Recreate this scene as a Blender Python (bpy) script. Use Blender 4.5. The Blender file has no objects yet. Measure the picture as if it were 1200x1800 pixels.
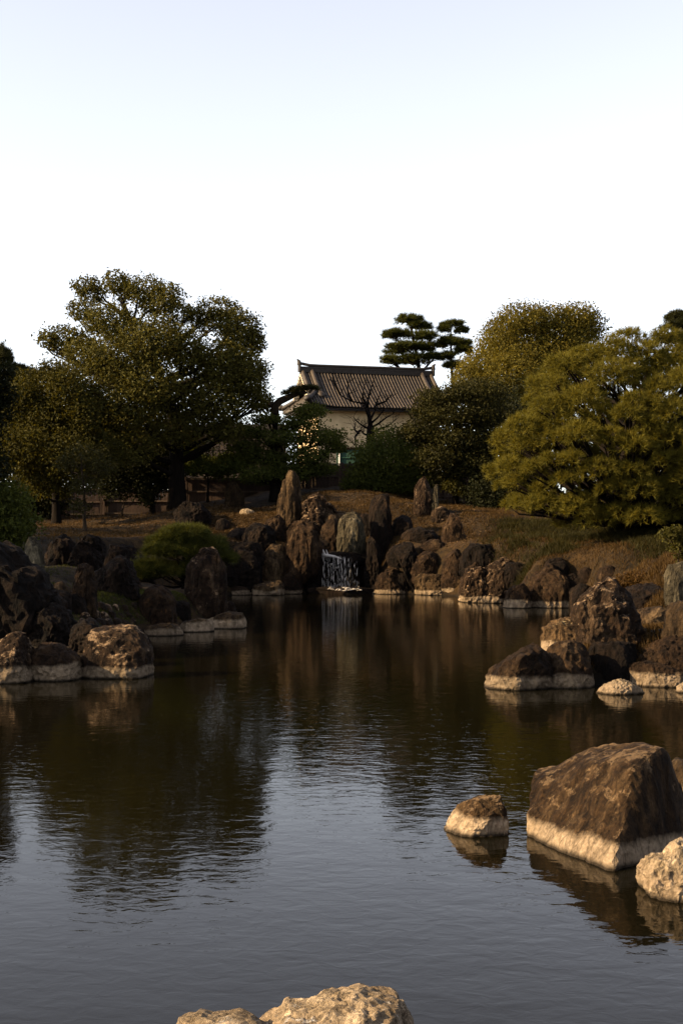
import bpy, bmesh, math
import numpy as np
from mathutils import Vector

# ------------------------------------------------------------------ camera, sky, sun, exposure
scene = bpy.context.scene
F, HOR, EYE = 2400.0, 945.0, 2.4          # focal length in photo pixels, horizon row, eye height over the pond
cam_data = bpy.data.cameras.new('camera')
cam_data.sensor_width = 36.0
cam_data.lens = 36.0 * F / 1800.0
cam_data.shift_y = (HOR - 900.0) / 1800.0
cam_data.clip_start, cam_data.clip_end = 0.1, 6000.0
cam = bpy.data.objects.new('camera', cam_data)
cam.location = (0, 0, EYE)
cam.rotation_euler = (math.pi / 2, 0, 0)
scene.collection.objects.link(cam)
scene.camera = cam

SUN_EL, SUN_AZ = 25.0, 255.0              # azimuth clockwise from +Y (the view direction): sun low on the left
world = bpy.data.worlds.new('World')
scene.world = world
world.use_nodes = True
wn, wl = world.node_tree.nodes, world.node_tree.links
wn.clear()
sky = wn.new('ShaderNodeTexSky')
sky.sky_type = 'NISHITA'
sky.sun_disc = False
sky.sun_elevation = math.radians(SUN_EL)
sky.sun_rotation = math.radians(SUN_AZ)
sky.air_density, sky.dust_density, sky.ozone_density = 1.0, 1.2, 1.0
hs = wn.new('ShaderNodeHueSaturation')
hs.inputs['Saturation'].default_value = 0.38
hs.inputs['Hue'].default_value = 0.525
bg = wn.new('ShaderNodeBackground')
bg.inputs['Strength'].default_value = 0.096
wo = wn.new('ShaderNodeOutputWorld')
wl.new(sky.outputs[0], hs.inputs['Color'])
wl.new(hs.outputs[0], bg.inputs['Color'])
wl.new(bg.outputs[0], wo.inputs['Surface'])

sd = bpy.data.lights.new('sun', 'SUN')
sd.energy = 5.0
sd.angle = math.radians(0.5)
sd.color = (1.0, 0.73, 0.41)
sun = bpy.data.objects.new('sun', sd)
a_, e_ = math.radians(SUN_AZ), math.radians(SUN_EL)
SUNV = Vector((math.sin(a_) * math.cos(e_), math.cos(a_) * math.cos(e_), math.sin(e_)))
sun.rotation_euler = SUNV.to_track_quat('Z', 'Y').to_euler()
sun.location = SUNV * 100
scene.collection.objects.link(sun)

scene.view_settings.view_transform = 'Standard'
scene.view_settings.look = 'None'
scene.view_settings.exposure = 1.75
scene.view_settings.gamma = 1.0
scene.view_settings.use_curve_mapping = False
scene.cycles.max_bounces = 6
scene.cycles.diffuse_bounces = 3
scene.cycles.glossy_bounces = 3
scene.cycles.transparent_max_bounces = 8

# ------------------------------------------------------------------ helpers
RNG = np.random.default_rng(7)
COL = scene.collection


def wx(px, Y): return (px - 600.0) / F * Y
def wz(py, Y): return EYE + (HOR - py) / F * Y
def P3(px, py, Y): return np.array([wx(px, Y), Y, wz(py, Y)])
def yw(py): return F * EYE / (py - HOR)       # distance of a point of the water surface


def mesh_np(name, V, faces, smooth=True):
    """faces: list of int arrays (n, k)"""
    me = bpy.data.meshes.new(name)
    V = np.asarray(V, dtype=np.float32)
    me.vertices.add(len(V))
    me.vertices.foreach_set('co', V.ravel())
    faces = [np.asarray(f, dtype=np.int32) for f in faces if len(f)]
    loops = np.concatenate([f.ravel() for f in faces])
    tot = np.concatenate([np.full(len(f), f.shape[1], dtype=np.int32) for f in faces])
    start = np.concatenate([[0], np.cumsum(tot)[:-1]]).astype(np.int32)
    me.loops.add(len(loops))
    me.loops.foreach_set('vertex_index', loops)
    me.polygons.add(len(tot))
    me.polygons.foreach_set('loop_start', start)
    me.polygons.foreach_set('loop_total', tot)
    me.polygons.foreach_set('use_smooth', np.full(len(tot), smooth, dtype=bool))
    me.update(calc_edges=True)
    me.validate()
    return me


def obj(name, me, mat, parent=None, loc=None):
    o = bpy.data.objects.new(name, me)
    COL.objects.link(o)
    if mat is not None and not me.materials:
        me.materials.append(mat)
    if parent is not None:
        o.parent = parent
    if loc is not None:
        o.location = loc
    return o


def tag(o, label=None, cat=None, group=None, kind=None):
    if label: o['label'] = label
    if cat: o['category'] = cat
    if group: o['group'] = group
    if kind: o['kind'] = kind
    return o


def thing(name, label, cat, loc, group=None):
    o = bpy.data.objects.new(name, None)
    COL.objects.link(o)
    o.location = loc
    return tag(o, label, cat, group)


def _hash(ix, iy, iz, s):
    h = (ix * 374761393 + iy * 668265263 + iz * 2147483647 + s * 1274126177) & 0xFFFFFFFF
    h = ((h ^ (h >> 13)) * 1274126177) & 0xFFFFFFFF
    h = ((h ^ (h >> 16)) * 2246822519) & 0xFFFFFFFF
    return ((h ^ (h >> 15)) & 0xFFFFFF) / float(0xFFFFFF)


def vnoise(P, s=0):
    P = np.asarray(P, dtype=np.float64)
    I = np.floor(P).astype(np.int64)
    f = P - I
    f = f * f * (3 - 2 * f)
    out = 0
    for dx in (0, 1):
        for dy in (0, 1):
            for dz in (0, 1):
                w = (f[:, 0] if dx else 1 - f[:, 0]) * (f[:, 1] if dy else 1 - f[:, 1]) * (f[:, 2] if dz else 1 - f[:, 2])
                out = out + w * _hash(I[:, 0] + dx, I[:, 1] + dy, I[:, 2] + dz, s)
    return out * 2 - 1


def fbm(P, octv=4, s=0, gain=0.5):
    a, t, q = 1.0, 0, np.asarray(P, dtype=np.float64)
    for k in range(octv):
        t = t + a * vnoise(q, s + k * 17)
        a *= gain
        q = q * 2.03 + 7.1
    return t


class MB:
    """collects boxes, tubes and grids into ONE mesh"""
    def __init__(self): self.v, self.q, self.t, self.n = [], [], [], 0
    def add(self, V, Q=None, T=None):
        V = np.asarray(V, dtype=float)
        if Q is not None and len(Q): self.q.append(np.asarray(Q) + self.n)
        if T is not None and len(T): self.t.append(np.asarray(T) + self.n)
        self.v.append(V)
        self.n += len(V)
    def box(self, c, s, R=None):
        x, y, z = np.array(s) / 2
        V = np.array([[-x, -y, -z], [x, -y, -z], [x, y, -z], [-x, y, -z], [-x, -y, z], [x, -y, z], [x, y, z], [-x, y, z]])
        if R is not None: V = V @ np.array(R).T
        self.add(V + np.array(c), [[0, 3, 2, 1], [4, 5, 6, 7], [0, 1, 5, 4], [1, 2, 6, 5], [2, 3, 7, 6], [3, 0, 4, 7]])
    def tube(self, pts, rad, sides=6):
        pts = np.asarray(pts, dtype=float)
        n = len(pts)
        rad = np.broadcast_to(np.asarray(rad, dtype=float), (n,))
        T = np.gradient(pts, axis=0)
        T /= np.linalg.norm(T, axis=1, keepdims=True) + 1e-9
        ref = np.where(np.abs(T[:, 2:3]) < 0.9, np.array([[0, 0, 1.0]]), np.array([[1.0, 0, 0]]))
        A = np.cross(T, ref); A /= np.linalg.norm(A, axis=1, keepdims=True) + 1e-9
        for i in range(1, n):                       # keep the frame from flipping
            a = A[i - 1] - T[i] * np.dot(A[i - 1], T[i])
            A[i] = a / (np.linalg.norm(a) + 1e-9)
        B = np.cross(T, A)
        ang = np.linspace(0, 2 * np.pi, sides, endpoint=False)
        ring = A[:, None, :] * np.cos(ang)[None, :, None] + B[:, None, :] * np.sin(ang)[None, :, None]
        V = (pts[:, None, :] + ring * rad[:, None, None]).reshape(-1, 3)
        V = np.vstack([V, pts[0], pts[-1]])
        i = np.arange(n - 1)[:, None] * sides
        j = np.arange(sides)[None, :]
        k = (j + 1) % sides
        Q = np.stack([i + j, i + k, i + sides + k, i + sides + j], -1).reshape(-1, 4)
        e = (n - 1) * sides
        jj, kk = j[0], k[0]
        Tt = np.vstack([np.stack([np.full(sides, n * sides), kk, jj], -1), np.stack([np.full(sides, n * sides + 1), e + jj, e + kk], -1)])
        self.add(V, Q, Tt)
    def mesh(self, name, off=None, smooth=False):
        V = np.vstack(self.v)
        if off is not None: V = V - np.asarray(off)
        f = []
        if self.q: f.append(np.vstack(self.q))
        if self.t: f.append(np.vstack(self.t))
        return mesh_np(name, V, f, smooth)


# ------------------------------------------------------------------ materials
def new_mat(name):
    m = bpy.data.materials.new(name)
    m.use_nodes = True
    n, l = m.node_tree.nodes, m.node_tree.links
    n.clear()
    out = n.new('ShaderNodeOutputMaterial')
    b = n.new('ShaderNodeBsdfPrincipled')
    l.new(b.outputs[0], out.inputs['Surface'])
    return m, n, l, b, out


def ramp(n, l, src, stops, interp='LINEAR'):
    r = n.new('ShaderNodeValToRGB')
    r.color_ramp.interpolation = interp
    el = r.color_ramp.elements
    while len(el) < len(stops): el.new(0.5)
    for e, (p, c) in zip(el, stops):
        e.position = p
        e.color = (*c, 1) if not isinstance(c, (int, float)) else (c, c, c, 1)
    l.new(src, r.inputs[0])
    return r.outputs[0]


def noise(n, l, vec, scale, detail=5, rough=0.55, dist=0.0):
    t = n.new('ShaderNodeTexNoise')
    t.inputs['Scale'].default_value = scale
    t.inputs['Detail'].default_value = detail
    t.inputs['Roughness'].default_value = rough
    t.inputs['Distortion'].default_value = dist
    l.new(vec, t.inputs['Vector'])
    return t.outputs['Fac']


def mixc(n, l, fac, a, b, mode='MIX'):
    m = n.new('ShaderNodeMix')
    m.data_type = 'RGBA'
    m.blend_type = mode
    for s, v in ((0, fac), (6, a), (7, b)):
        if hasattr(v, 'links'): l.new(v, m.inputs[s])
        elif isinstance(v, (int, float)): m.inputs[s].default_value = v if s == 0 else (v, v, v, 1)
        else: m.inputs[s].default_value = (*v, 1)
    return m.outputs[2]


def math_(n, l, op, a, b=0.0, clamp=False):
    m = n.new('ShaderNodeMath')
    m.operation = op
    m.use_clamp = clamp
    for i, v in enumerate((a, b)):
        if hasattr(v, 'links'): l.new(v, m.inputs[i])
        else: m.inputs[i].default_value = v
    return m.outputs[0]


def rock_material(name, dark, mid, light, lichen=0.3, streak=0.0, band=True, detail=1.0, band_val=1.0, top=0.21, crust=0.0):
    m, n, l, b, out = new_mat(name)
    tc = n.new('ShaderNodeTexCoord')
    oi = n.new('ShaderNodeObjectInfo')
    geo = n.new('ShaderNodeNewGeometry')
    add = n.new('ShaderNodeVectorMath'); add.operation = 'ADD'
    sc = n.new('ShaderNodeVectorMath'); sc.operation = 'SCALE'
    cx = n.new('ShaderNodeCombineXYZ')
    for i in range(3): l.new(oi.outputs['Random'], cx.inputs[i])
    l.new(cx.outputs[0], sc.inputs[0]); sc.inputs['Scale'].default_value = 37.0
    l.new(tc.outputs['Object'], add.inputs[0]); l.new(sc.outputs[0], add.inputs[1])
    vec = add.outputs[0]
    mp = n.new('ShaderNodeMapping')
    mp.inputs['Scale'].default_value = (1, 1, 0.22 if streak else 0.7)
    mp.inputs['Rotation'].default_value = (0.1, 0.25, 0)
    l.new(vec, mp.inputs['Vector'])
    n1 = noise(n, l, mp.outputs[0], 2.2 * detail, 9, 0.66, 0.2)
    n2 = noise(n, l, vec, 10.0 * detail, 10, 0.7)
    n3 = noise(n, l, mp.outputs[0], 6.0 * detail, 8, 0.72, 0.3)
    crack = math_(n, l, 'ABSOLUTE', math_(n, l, 'SUBTRACT', noise(n, l, mp.outputs[0], 3.0 * detail, 6, 0.6, 0.5), 0.5))
    crack = ramp(n, l, crack, [(0.0, 0.0), (0.035, 1.0)])
    base = ramp(n, l, n1, [(0.32, dark), (0.52, mid), (0.72, light)])
    base = mixc(n, l, 0.85, base, ramp(n, l, n2, [(0.36, 0.45), (0.64, 1.4)]), 'MULTIPLY')
    base = mixc(n, l, 0.4 + 0.45 * bool(streak), base, ramp(n, l, n3, [(0.38, 0.40), (0.6, 1.2)]), 'MULTIPLY')
    base = mixc(n, l, 0.5, base, crack, 'MULTIPLY')
    # ragged lichen specks; upward faces get more, painting in the sunlit top edges
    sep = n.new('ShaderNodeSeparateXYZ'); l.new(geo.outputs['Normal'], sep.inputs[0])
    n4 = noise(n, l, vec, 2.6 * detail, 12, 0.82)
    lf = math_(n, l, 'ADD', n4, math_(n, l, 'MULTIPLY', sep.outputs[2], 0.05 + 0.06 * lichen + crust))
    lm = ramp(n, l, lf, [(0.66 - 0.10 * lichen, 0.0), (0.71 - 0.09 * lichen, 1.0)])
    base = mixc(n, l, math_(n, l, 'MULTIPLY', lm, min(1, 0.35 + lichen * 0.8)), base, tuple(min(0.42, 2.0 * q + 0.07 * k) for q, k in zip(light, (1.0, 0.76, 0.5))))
    if band:
        ps = n.new('ShaderNodeSeparateXYZ'); l.new(geo.outputs['Position'], ps.inputs[0])
        nb = noise(n, l, geo.outputs['Position'], 4.0, 8, 0.7)
        nw = noise(n, l, geo.outputs['Position'], 0.9, 3, 0.5)
        zz = math_(n, l, 'SUBTRACT', ps.outputs[2], math_(n, l, 'ADD', math_(n, l, 'MULTIPLY', math_(n, l, 'SUBTRACT', nw, 0.5), 0.32), math_(n, l, 'MULTIPLY', math_(n, l, 'SUBTRACT', oi.outputs['Random'], 0.6), 0.14 * (crust == 0))))
        h = math_(n, l, 'SUBTRACT', zz, math_(n, l, 'MULTIPLY', math_(n, l, 'SUBTRACT', nb, 0.5), 0.13))
        bm_ = ramp(n, l, math_(n, l, 'MULTIPLY', h, 2.0), [(2 * top - 0.05, 1.0), (2 * top + 0.07, 0.0)])
        cream = ramp(n, l, n2, [(0.3, tuple(band_val * q for q in (0.13, 0.092, 0.056))), (0.68, tuple(band_val * q for q in (0.34, 0.255, 0.168)))])
        cream = mixc(n, l, 0.35, cream, crack, 'MULTIPLY')
        base = mixc(n, l, bm_, base, cream)
        wet = ramp(n, l, math_(n, l, 'MULTIPLY', math_(n, l, 'ADD', ps.outputs[2], math_(n, l, 'MULTIPLY', nb, 0.03)), 10.0), [(0.25, 0.12), (0.6, 1.0)])
        base = mixc(n, l, 1.0, base, wet, 'MULTIPLY')
    hv = n.new('ShaderNodeHueSaturation')
    l.new(base, hv.inputs['Color'])
    l.new(math_(n, l, 'ADD', math_(n, l, 'MULTIPLY', oi.outputs['Random'], 0.5), 0.75), hv.inputs['Value'])
    l.new(hv.outputs[0], b.inputs['Base Color'])
    b.inputs['Roughness'].default_value = 0.9
    b.inputs['Specular IOR Level'].default_value = 0.10
    bp = n.new('ShaderNodeBump')
    bp.inputs['Strength'].default_value = 1.0
    bp.inputs['Distance'].default_value = 0.09 / detail
    hsum = math_(n, l, 'ADD', n2, math_(n, l, 'MULTIPLY', n3, 1.3))
    hsum = math_(n, l, 'ADD', hsum, math_(n, l, 'MULTIPLY', crack, 0.25))
    l.new(hsum, bp.inputs['Height'])
    l.new(bp.outputs[0], b.inputs['Normal'])
    return m


M = {}
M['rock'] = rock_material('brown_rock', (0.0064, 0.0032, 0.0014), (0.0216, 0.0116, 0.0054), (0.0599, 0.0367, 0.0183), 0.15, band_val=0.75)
M['rock_near'] = rock_material('near_brown_rock', (0.0093, 0.0046, 0.0017), (0.0306, 0.0167, 0.0067), (0.0811, 0.0495, 0.0232), 0.12, streak=0.6, detail=2.2, band_val=1.05, top=0.15, crust=0.115)  # crust weight lightens the upward faces, standing in for sun on the tops
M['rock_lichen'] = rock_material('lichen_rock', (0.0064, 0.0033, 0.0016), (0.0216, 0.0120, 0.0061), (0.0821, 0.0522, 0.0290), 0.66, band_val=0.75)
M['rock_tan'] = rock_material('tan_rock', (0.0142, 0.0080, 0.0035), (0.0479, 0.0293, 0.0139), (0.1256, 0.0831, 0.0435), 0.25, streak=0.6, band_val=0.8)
M['rock_tan_lit'] = rock_material('sunlit_tan_rock', (0.0241, 0.0136, 0.0059), (0.0814, 0.0498, 0.0236), (0.2135, 0.1413, 0.0739), 0.25, streak=0.6, band_val=0.8)  # lighter copy of the tan rock, sunlight painted into its colour
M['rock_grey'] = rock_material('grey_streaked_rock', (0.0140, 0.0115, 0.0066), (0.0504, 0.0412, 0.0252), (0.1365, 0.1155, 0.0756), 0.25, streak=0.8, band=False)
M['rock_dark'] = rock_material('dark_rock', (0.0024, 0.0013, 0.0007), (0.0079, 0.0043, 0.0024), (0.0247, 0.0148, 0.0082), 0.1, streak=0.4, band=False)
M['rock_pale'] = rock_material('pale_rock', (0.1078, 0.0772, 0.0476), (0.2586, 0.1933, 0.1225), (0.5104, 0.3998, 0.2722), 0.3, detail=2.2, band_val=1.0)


def leaf_material(name, c1, c2, c3, trans=0.25):
    m, n, l, b, out = new_mat(name)
    geo = n.new('ShaderNodeNewGeometry')
    tcl = n.new('ShaderNodeTexCoord')
    var = math_(n, l, 'ADD', math_(n, l, 'MULTIPLY', geo.outputs['Random Per Island'], 0.5), math_(n, l, 'MULTIPLY', math_(n, l, 'SUBTRACT', noise(n, l, tcl.outputs['Object'], 1.1, 4, 0.6), 0.25), 1.0))
    col = ramp(n, l, var, [(0.0, c1), (0.6, c2), (1.0, c3)])
    l.new(col, b.inputs['Base Color'])
    b.inputs['Roughness'].default_value = 0.7
    b.inputs['Specular IOR Level'].default_value = 0.10
    tr = n.new('ShaderNodeBsdfTranslucent')
    tc = mixc(n, l, 1.0, col, (1.5, 1.3, 0.5), 'MULTIPLY')
    l.new(tc, tr.inputs['Color'])
    mx = n.new('ShaderNodeMixShader')
    mx.inputs[0].default_value = trans
    l.new(b.outputs[0], mx.inputs[1]); l.new(tr.outputs[0], mx.inputs[2])
    l.new(mx.outputs[0], out.inputs['Surface'])
    return m


M['leaf_olive'] = leaf_material('olive_leaves', (0.0229, 0.0216, 0.0042), (0.0486, 0.0447, 0.0078), (0.1075, 0.0929, 0.0170))
M['leaf_yellow'] = leaf_material('yellow_olive_leaves', (0.0150, 0.0139, 0.0026), (0.0355, 0.0326, 0.0050), (0.0718, 0.0621, 0.0096), 0.35)
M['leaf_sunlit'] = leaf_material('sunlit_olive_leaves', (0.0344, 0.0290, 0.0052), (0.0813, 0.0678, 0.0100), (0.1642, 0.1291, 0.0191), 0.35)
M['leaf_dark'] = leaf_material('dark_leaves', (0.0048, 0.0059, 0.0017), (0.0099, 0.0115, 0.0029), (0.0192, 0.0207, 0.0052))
M['leaf_green'] = leaf_material('green_leaves', (0.0191, 0.0239, 0.0047), (0.0443, 0.0527, 0.0093), (0.0959, 0.1019, 0.0194), 0.3)
M['leaf_brown'] = leaf_material('brown_green_leaves', (0.0089, 0.0088, 0.0021), (0.0213, 0.0202, 0.0040), (0.0445, 0.0404, 0.0082))
M['leaf_rust'] = leaf_material('rust_dry_leaves', (0.0198, 0.0098, 0.0020), (0.0418, 0.0213, 0.0040), (0.0760, 0.0410, 0.0080), 0.25)
M['needle'] = leaf_material('pine_needles', (0.0373, 0.0346, 0.0053), (0.0845, 0.0744, 0.0099), (0.1552, 0.1279, 0.0198), 0.35)
M['needle_dark'] = leaf_material('dark_pine_needles', (0.0080, 0.0094, 0.0027), (0.0184, 0.0193, 0.0046), (0.0360, 0.0344, 0.0080), 0.2)
M['needle_green'] = leaf_material('green_pine_needles', (0.0147, 0.0172, 0.0031), (0.0326, 0.0368, 0.0057), (0.0694, 0.0694, 0.0122), 0.3)
M['grass_dry'] = leaf_material('dry_grass_blades', (0.0172, 0.0094, 0.0026), (0.0396, 0.0220, 0.0060), (0.0732, 0.0431, 0.0125), 0.3)
M['grass_green'] = leaf_material('green_grass_blades', (0.0080, 0.0072, 0.0016), (0.0184, 0.0164, 0.0032), (0.0360, 0.0296, 0.0064), 0.3)
M['litter'] = leaf_material('fallen_leaves', (0.0240, 0.0128, 0.0048), (0.0680, 0.0400, 0.0176), (0.1680, 0.1160, 0.0640), 0.1)


def bark_material(name, c1, c2):
    m, n, l, b, out = new_mat(name)
    tc = n.new('ShaderNodeTexCoord')
    mp = n.new('ShaderNodeMapping'); mp.inputs['Scale'].default_value = (6, 6, 1.2)
    l.new(tc.outputs['Object'], mp.inputs[0])
    f = noise(n, l, mp.outputs[0], 2.0, 6, 0.65, 0.5)
    l.new(ramp(n, l, f, [(0.35, c1), (0.65, c2)]), b.inputs['Base Color'])
    b.inputs['Roughness'].default_value = 0.95
    b.inputs['Specular IOR Level'].default_value = 0.08
    bp = n.new('ShaderNodeBump'); bp.inputs['Strength'].default_value = 0.8; bp.inputs['Distance'].default_value = 0.05
    l.new(f, bp.inputs['Height']); l.new(bp.outputs[0], b.inputs['Normal'])
    return m


M['bark'] = bark_material('dark_bark', (0.0023, 0.0014, 0.0010), (0.0073, 0.0049, 0.0031))
M['bark_pale'] = bark_material('pale_bark', (0.0108, 0.0076, 0.0049), (0.0324, 0.0229, 0.0149))


def plain(name, c1, c2, scale=3.0, rough=0.8, stretch=(1, 1, 1), bump=0.3):
    m, n, l, b, out = new_mat(name)
    tc = n.new('ShaderNodeTexCoord')
    oi = n.new('ShaderNodeObjectInfo')
    mp = n.new('ShaderNodeMapping'); mp.inputs['Scale'].default_value = stretch
    l.new(tc.outputs['Object'], mp.inputs[0])
    f = noise(n, l, mp.outputs[0], scale, 7, 0.6, 0.3)
    col = ramp(n, l, f, [(0.32, c1), (0.68, c2)])
    hv = n.new('ShaderNodeHueSaturation')
    l.new(col, hv.inputs['Color'])
    l.new(math_(n, l, 'ADD', math_(n, l, 'MULTIPLY', oi.outputs['Random'], 0.45), 0.78), hv.inputs['Value'])
    l.new(hv.outputs[0], b.inputs['Base Color'])
    b.inputs['Roughness'].default_value = rough
    b.inputs['Specular IOR Level'].default_value = 0.3
    bp = n.new('ShaderNodeBump'); bp.inputs['Strength'].default_value = bump; bp.inputs['Distance'].default_value = 0.03
    l.new(f, bp.inputs['Height']); l.new(bp.outputs[0], b.inputs['Normal'])
    return m


M['plaster'] = plain('aged_plaster', (0.4569, 0.3336, 0.1836), (0.6158, 0.4652, 0.2688), 1.2, 0.9, bump=0.1)
M['plaster_white'] = plain('white_gable_plaster', (0.3600, 0.3021, 0.2178), (0.4560, 0.3990, 0.2970), 1.5, 0.9, bump=0.1)
M['tile'] = plain('grey_roof_tile', (0.0159, 0.0114, 0.0076), (0.0460, 0.0335, 0.0224), 5.0, 0.6)
M['tile_pan'] = plain('dark_pan_tile', (0.0053, 0.0037, 0.0026), (0.0133, 0.0092, 0.0062), 4.0, 0.75)
M['tile_ridge'] = plain('dark_ridge_tile', (0.0071, 0.0051, 0.0036), (0.0203, 0.0147, 0.0101), 5.0, 0.65)
M['wood'] = plain('weathered_fence_wood', (0.0223, 0.0130, 0.0089), (0.0607, 0.0356, 0.0243), 5.0, 0.85, (6, 6, 0.8))
M['wood_light'] = plain('pale_rail_wood', (0.0445, 0.0291, 0.0203), (0.0972, 0.0668, 0.0466), 5.0, 0.85, (1, 6, 6))
M['green_mesh'] = plain('green_netting', (0.0054, 0.0270, 0.0154), (0.0108, 0.0450, 0.0251), 8.0, 0.7)
M['white_paint'] = plain('white_paint', (0.6, 0.56, 0.5), (0.75, 0.7, 0.62), 4.0, 0.6)
M['stone_wall'] = plain('rampart_stone', (0.0135, 0.0097, 0.0076), (0.0378, 0.0270, 0.0211), 2.0, 0.9)


def ground_material():
    m, n, l, b, out = new_mat('brown_grassy_soil')
    geo = n.new('ShaderNodeNewGeometry')
    v = geo.outputs['Position']
    a = noise(n, l, v, 0.35, 5, 0.6)
    c = noise(n, l, v, 4.0, 8, 0.7, 0.4)
    d = noise(n, l, v, 18.0, 6, 0.7)
    base = ramp(n, l, a, [(0.35, (0.0083, 0.0053, 0.0014)), (0.5, (0.0200, 0.0111, 0.0032)), (0.68, (0.0359, 0.0194, 0.0059))])
    base = mixc(n, l, 0.85, base, ramp(n, l, c, [(0.36, 0.22), (0.62, 1.6)]), 'MULTIPLY')
    base = mixc(n, l, 0.8, base, ramp(n, l, d, [(0.35, 0.55), (0.68, 1.5)]), 'MULTIPLY')
    # dark silt below the water
    ps = n.new('ShaderNodeSeparateXYZ'); l.new(v, ps.inputs[0])
    wet = ramp(n, l, math_(n, l, 'ADD', ps.outputs[2], 0.3), [(0.25, (0.015, 0.010, 0.005)), (0.5, (1, 1, 1))])
    base = mixc(n, l, 1.0, base, wet, 'MULTIPLY')
    l.new(base, b.inputs['Base Color'])
    b.inputs['Roughness'].default_value = 0.95
    b.inputs['Specular IOR Level'].default_value = 0.15
    bp = n.new('ShaderNodeBump'); bp.inputs['Strength'].default_value = 1.0; bp.inputs['Distance'].default_value = 0.12
    l.new(math_(n, l, 'ADD', c, math_(n, l, 'MULTIPLY', d, 0.4)), bp.inputs['Height']); l.new(bp.outputs[0], b.inputs['Normal'])
    return m


def water_material():
    m, n, l, b, out = new_mat('pond_water')
    geo = n.new('ShaderNodeNewGeometry')
    v = geo.outputs['Position']
    mp = n.new('ShaderNodeMapping'); mp.inputs['Scale'].default_value = (0.75, 1.0, 1.0)
    mp.inputs['Rotation'].default_value = (0, 0, 0.12)
    l.new(v, mp.inputs[0])
    fine = noise(n, l, mp.outputs[0], 8.0, 3, 0.5, 0.6)
    mid = noise(n, l, mp.outputs[0], 2.6, 2, 0.5, 0.4)
    breeze = ramp(n, l, noise(n, l, v, 0.09, 2, 0.5), [(0.35, 0.45), (0.65, 1.0)])
    hgt = math_(n, l, 'MULTIPLY', math_(n, l, 'ADD', math_(n, l, 'MULTIPLY', fine, 0.0032), math_(n, l, 'MULTIPLY', mid, 0.0048)), breeze)
    bp = n.new('ShaderNodeBump'); bp.inputs['Strength'].default_value = 1.0; bp.inputs['Distance'].default_value = 1.0
    l.new(hgt, bp.inputs['Height'])
    l.new(bp.outputs[0], b.inputs['Normal'])
    b.inputs['Base Color'].default_value = (0.0032, 0.0027, 0.0011, 1)
    b.inputs['Roughness'].default_value = 0.02
    b.inputs['IOR'].default_value = 1.155
    return m


M['ground'] = ground_material()
M['water'] = water_material()

# ------------------------------------------------------------------ terrain and pond
POND = [(-13, 4.6), (-12, 20), (wx(-90, 23.2), 23.2), (wx(60, 23.0), 23.0), (wx(150, 23.9), 23.9), (wx(250, 25), 25), (wx(255, 29), 29),
        (wx(250, 33.0), 33.0), (wx(320, 34.8), 34.8), (wx(380, 36.3), 36.3), (wx(425, 38.5), 38.5), (wx(410, 41), 41), (wx(330, 43), 43), (-7.5, 46), (-8.2, 52),
        (wx(390, 56.5), 56.5), (wx(440, 57.6), 57.6), (wx(536, 58.2), 58.2), (wx(548, 60.4), 60.4), (wx(642, 60.4), 60.4), (wx(655, 58.2), 58.2), (wx(730, 57.7), 57.7), (wx(800, 56), 56),
        (wx(822, 52), 52), (wx(880, 50), 50), (wx(900, 46.6), 46.6), (wx(1000, 47), 47), (wx(1060, 42), 42), (wx(1080, 33), 33), (wx(1050, 27), 27), (wx(965, 23.8), 23.8),
        (wx(880, 22.4), 22.4), (wx(1000, 21.9), 21.9), (wx(1200, 21.9), 21.9), (7.5, 20), (9, 14), (9, 7), (6, 4.9), (0, 4.6)]
POND = np.array(POND)
CTRL = [(-60, 1165, 24), (60, 1165, 25), (140, 1150, 25.5), (210, 1135, 27), (210, 1110, 30), (0, 1110, 28), (-200, 1120, 26), (600, 862, 70), (550, 880, 66), (700, 880, 67), (800, 895, 66), (860, 905, 64), (600, 900, 64), (450, 905, 66), (420, 900, 68), (330, 892, 70),
        (250, 915, 70), (150, 925, 66), (60, 930, 64), (200, 938, 58), (100, 945, 54), (400, 940, 62), (720, 930, 62), (800, 948, 59), (640, 985, 59.5), (480, 960, 60.5),
        (560, 960, 61), (760, 965, 59), (850, 962, 55), (905, 945, 54), (1085, 935, 50), (950, 985, 49), (1000, 960, 50), (1150, 955, 46), (1100, 990, 40),
        (1150, 1005, 34), (1040, 1008, 44), (1150, 1095, 25.5), (1100, 1110, 25), (1190, 985, 29), (1180, 1050, 27.5), (1350, 950, 30), (1500, 930, 40),
        (210, 1049, 33), (300, 1040, 38), (100, 1050, 30), (40, 1000, 40), (350, 1040, 40), (150, 1000, 46), (-100, 1020, 30), (-300, 960, 35), (-300, 930, 60),
        (600, 858, 77), (500, 862, 77), (400, 880, 76), (900, 880, 77), (1100, 880, 72), (60, 912, 75), (-100, 910, 75), (250, 908, 76), (600, 870, 100), (200, 880, 100), (1000, 870, 100)]
CW = np.array([P3(*c) for c in CTRL])
CWX = np.vstack([CW, [[0, -4, 1.0], [-15, 2, 1.0], [14, 10, 1.2], [-40, 30, 2.5], [40, 30, 2.5], [0, 300, 5], [200, 60, 4], [-200, 60, 4], [0, -200, 2], [0, 2, 0.7]]])


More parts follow.
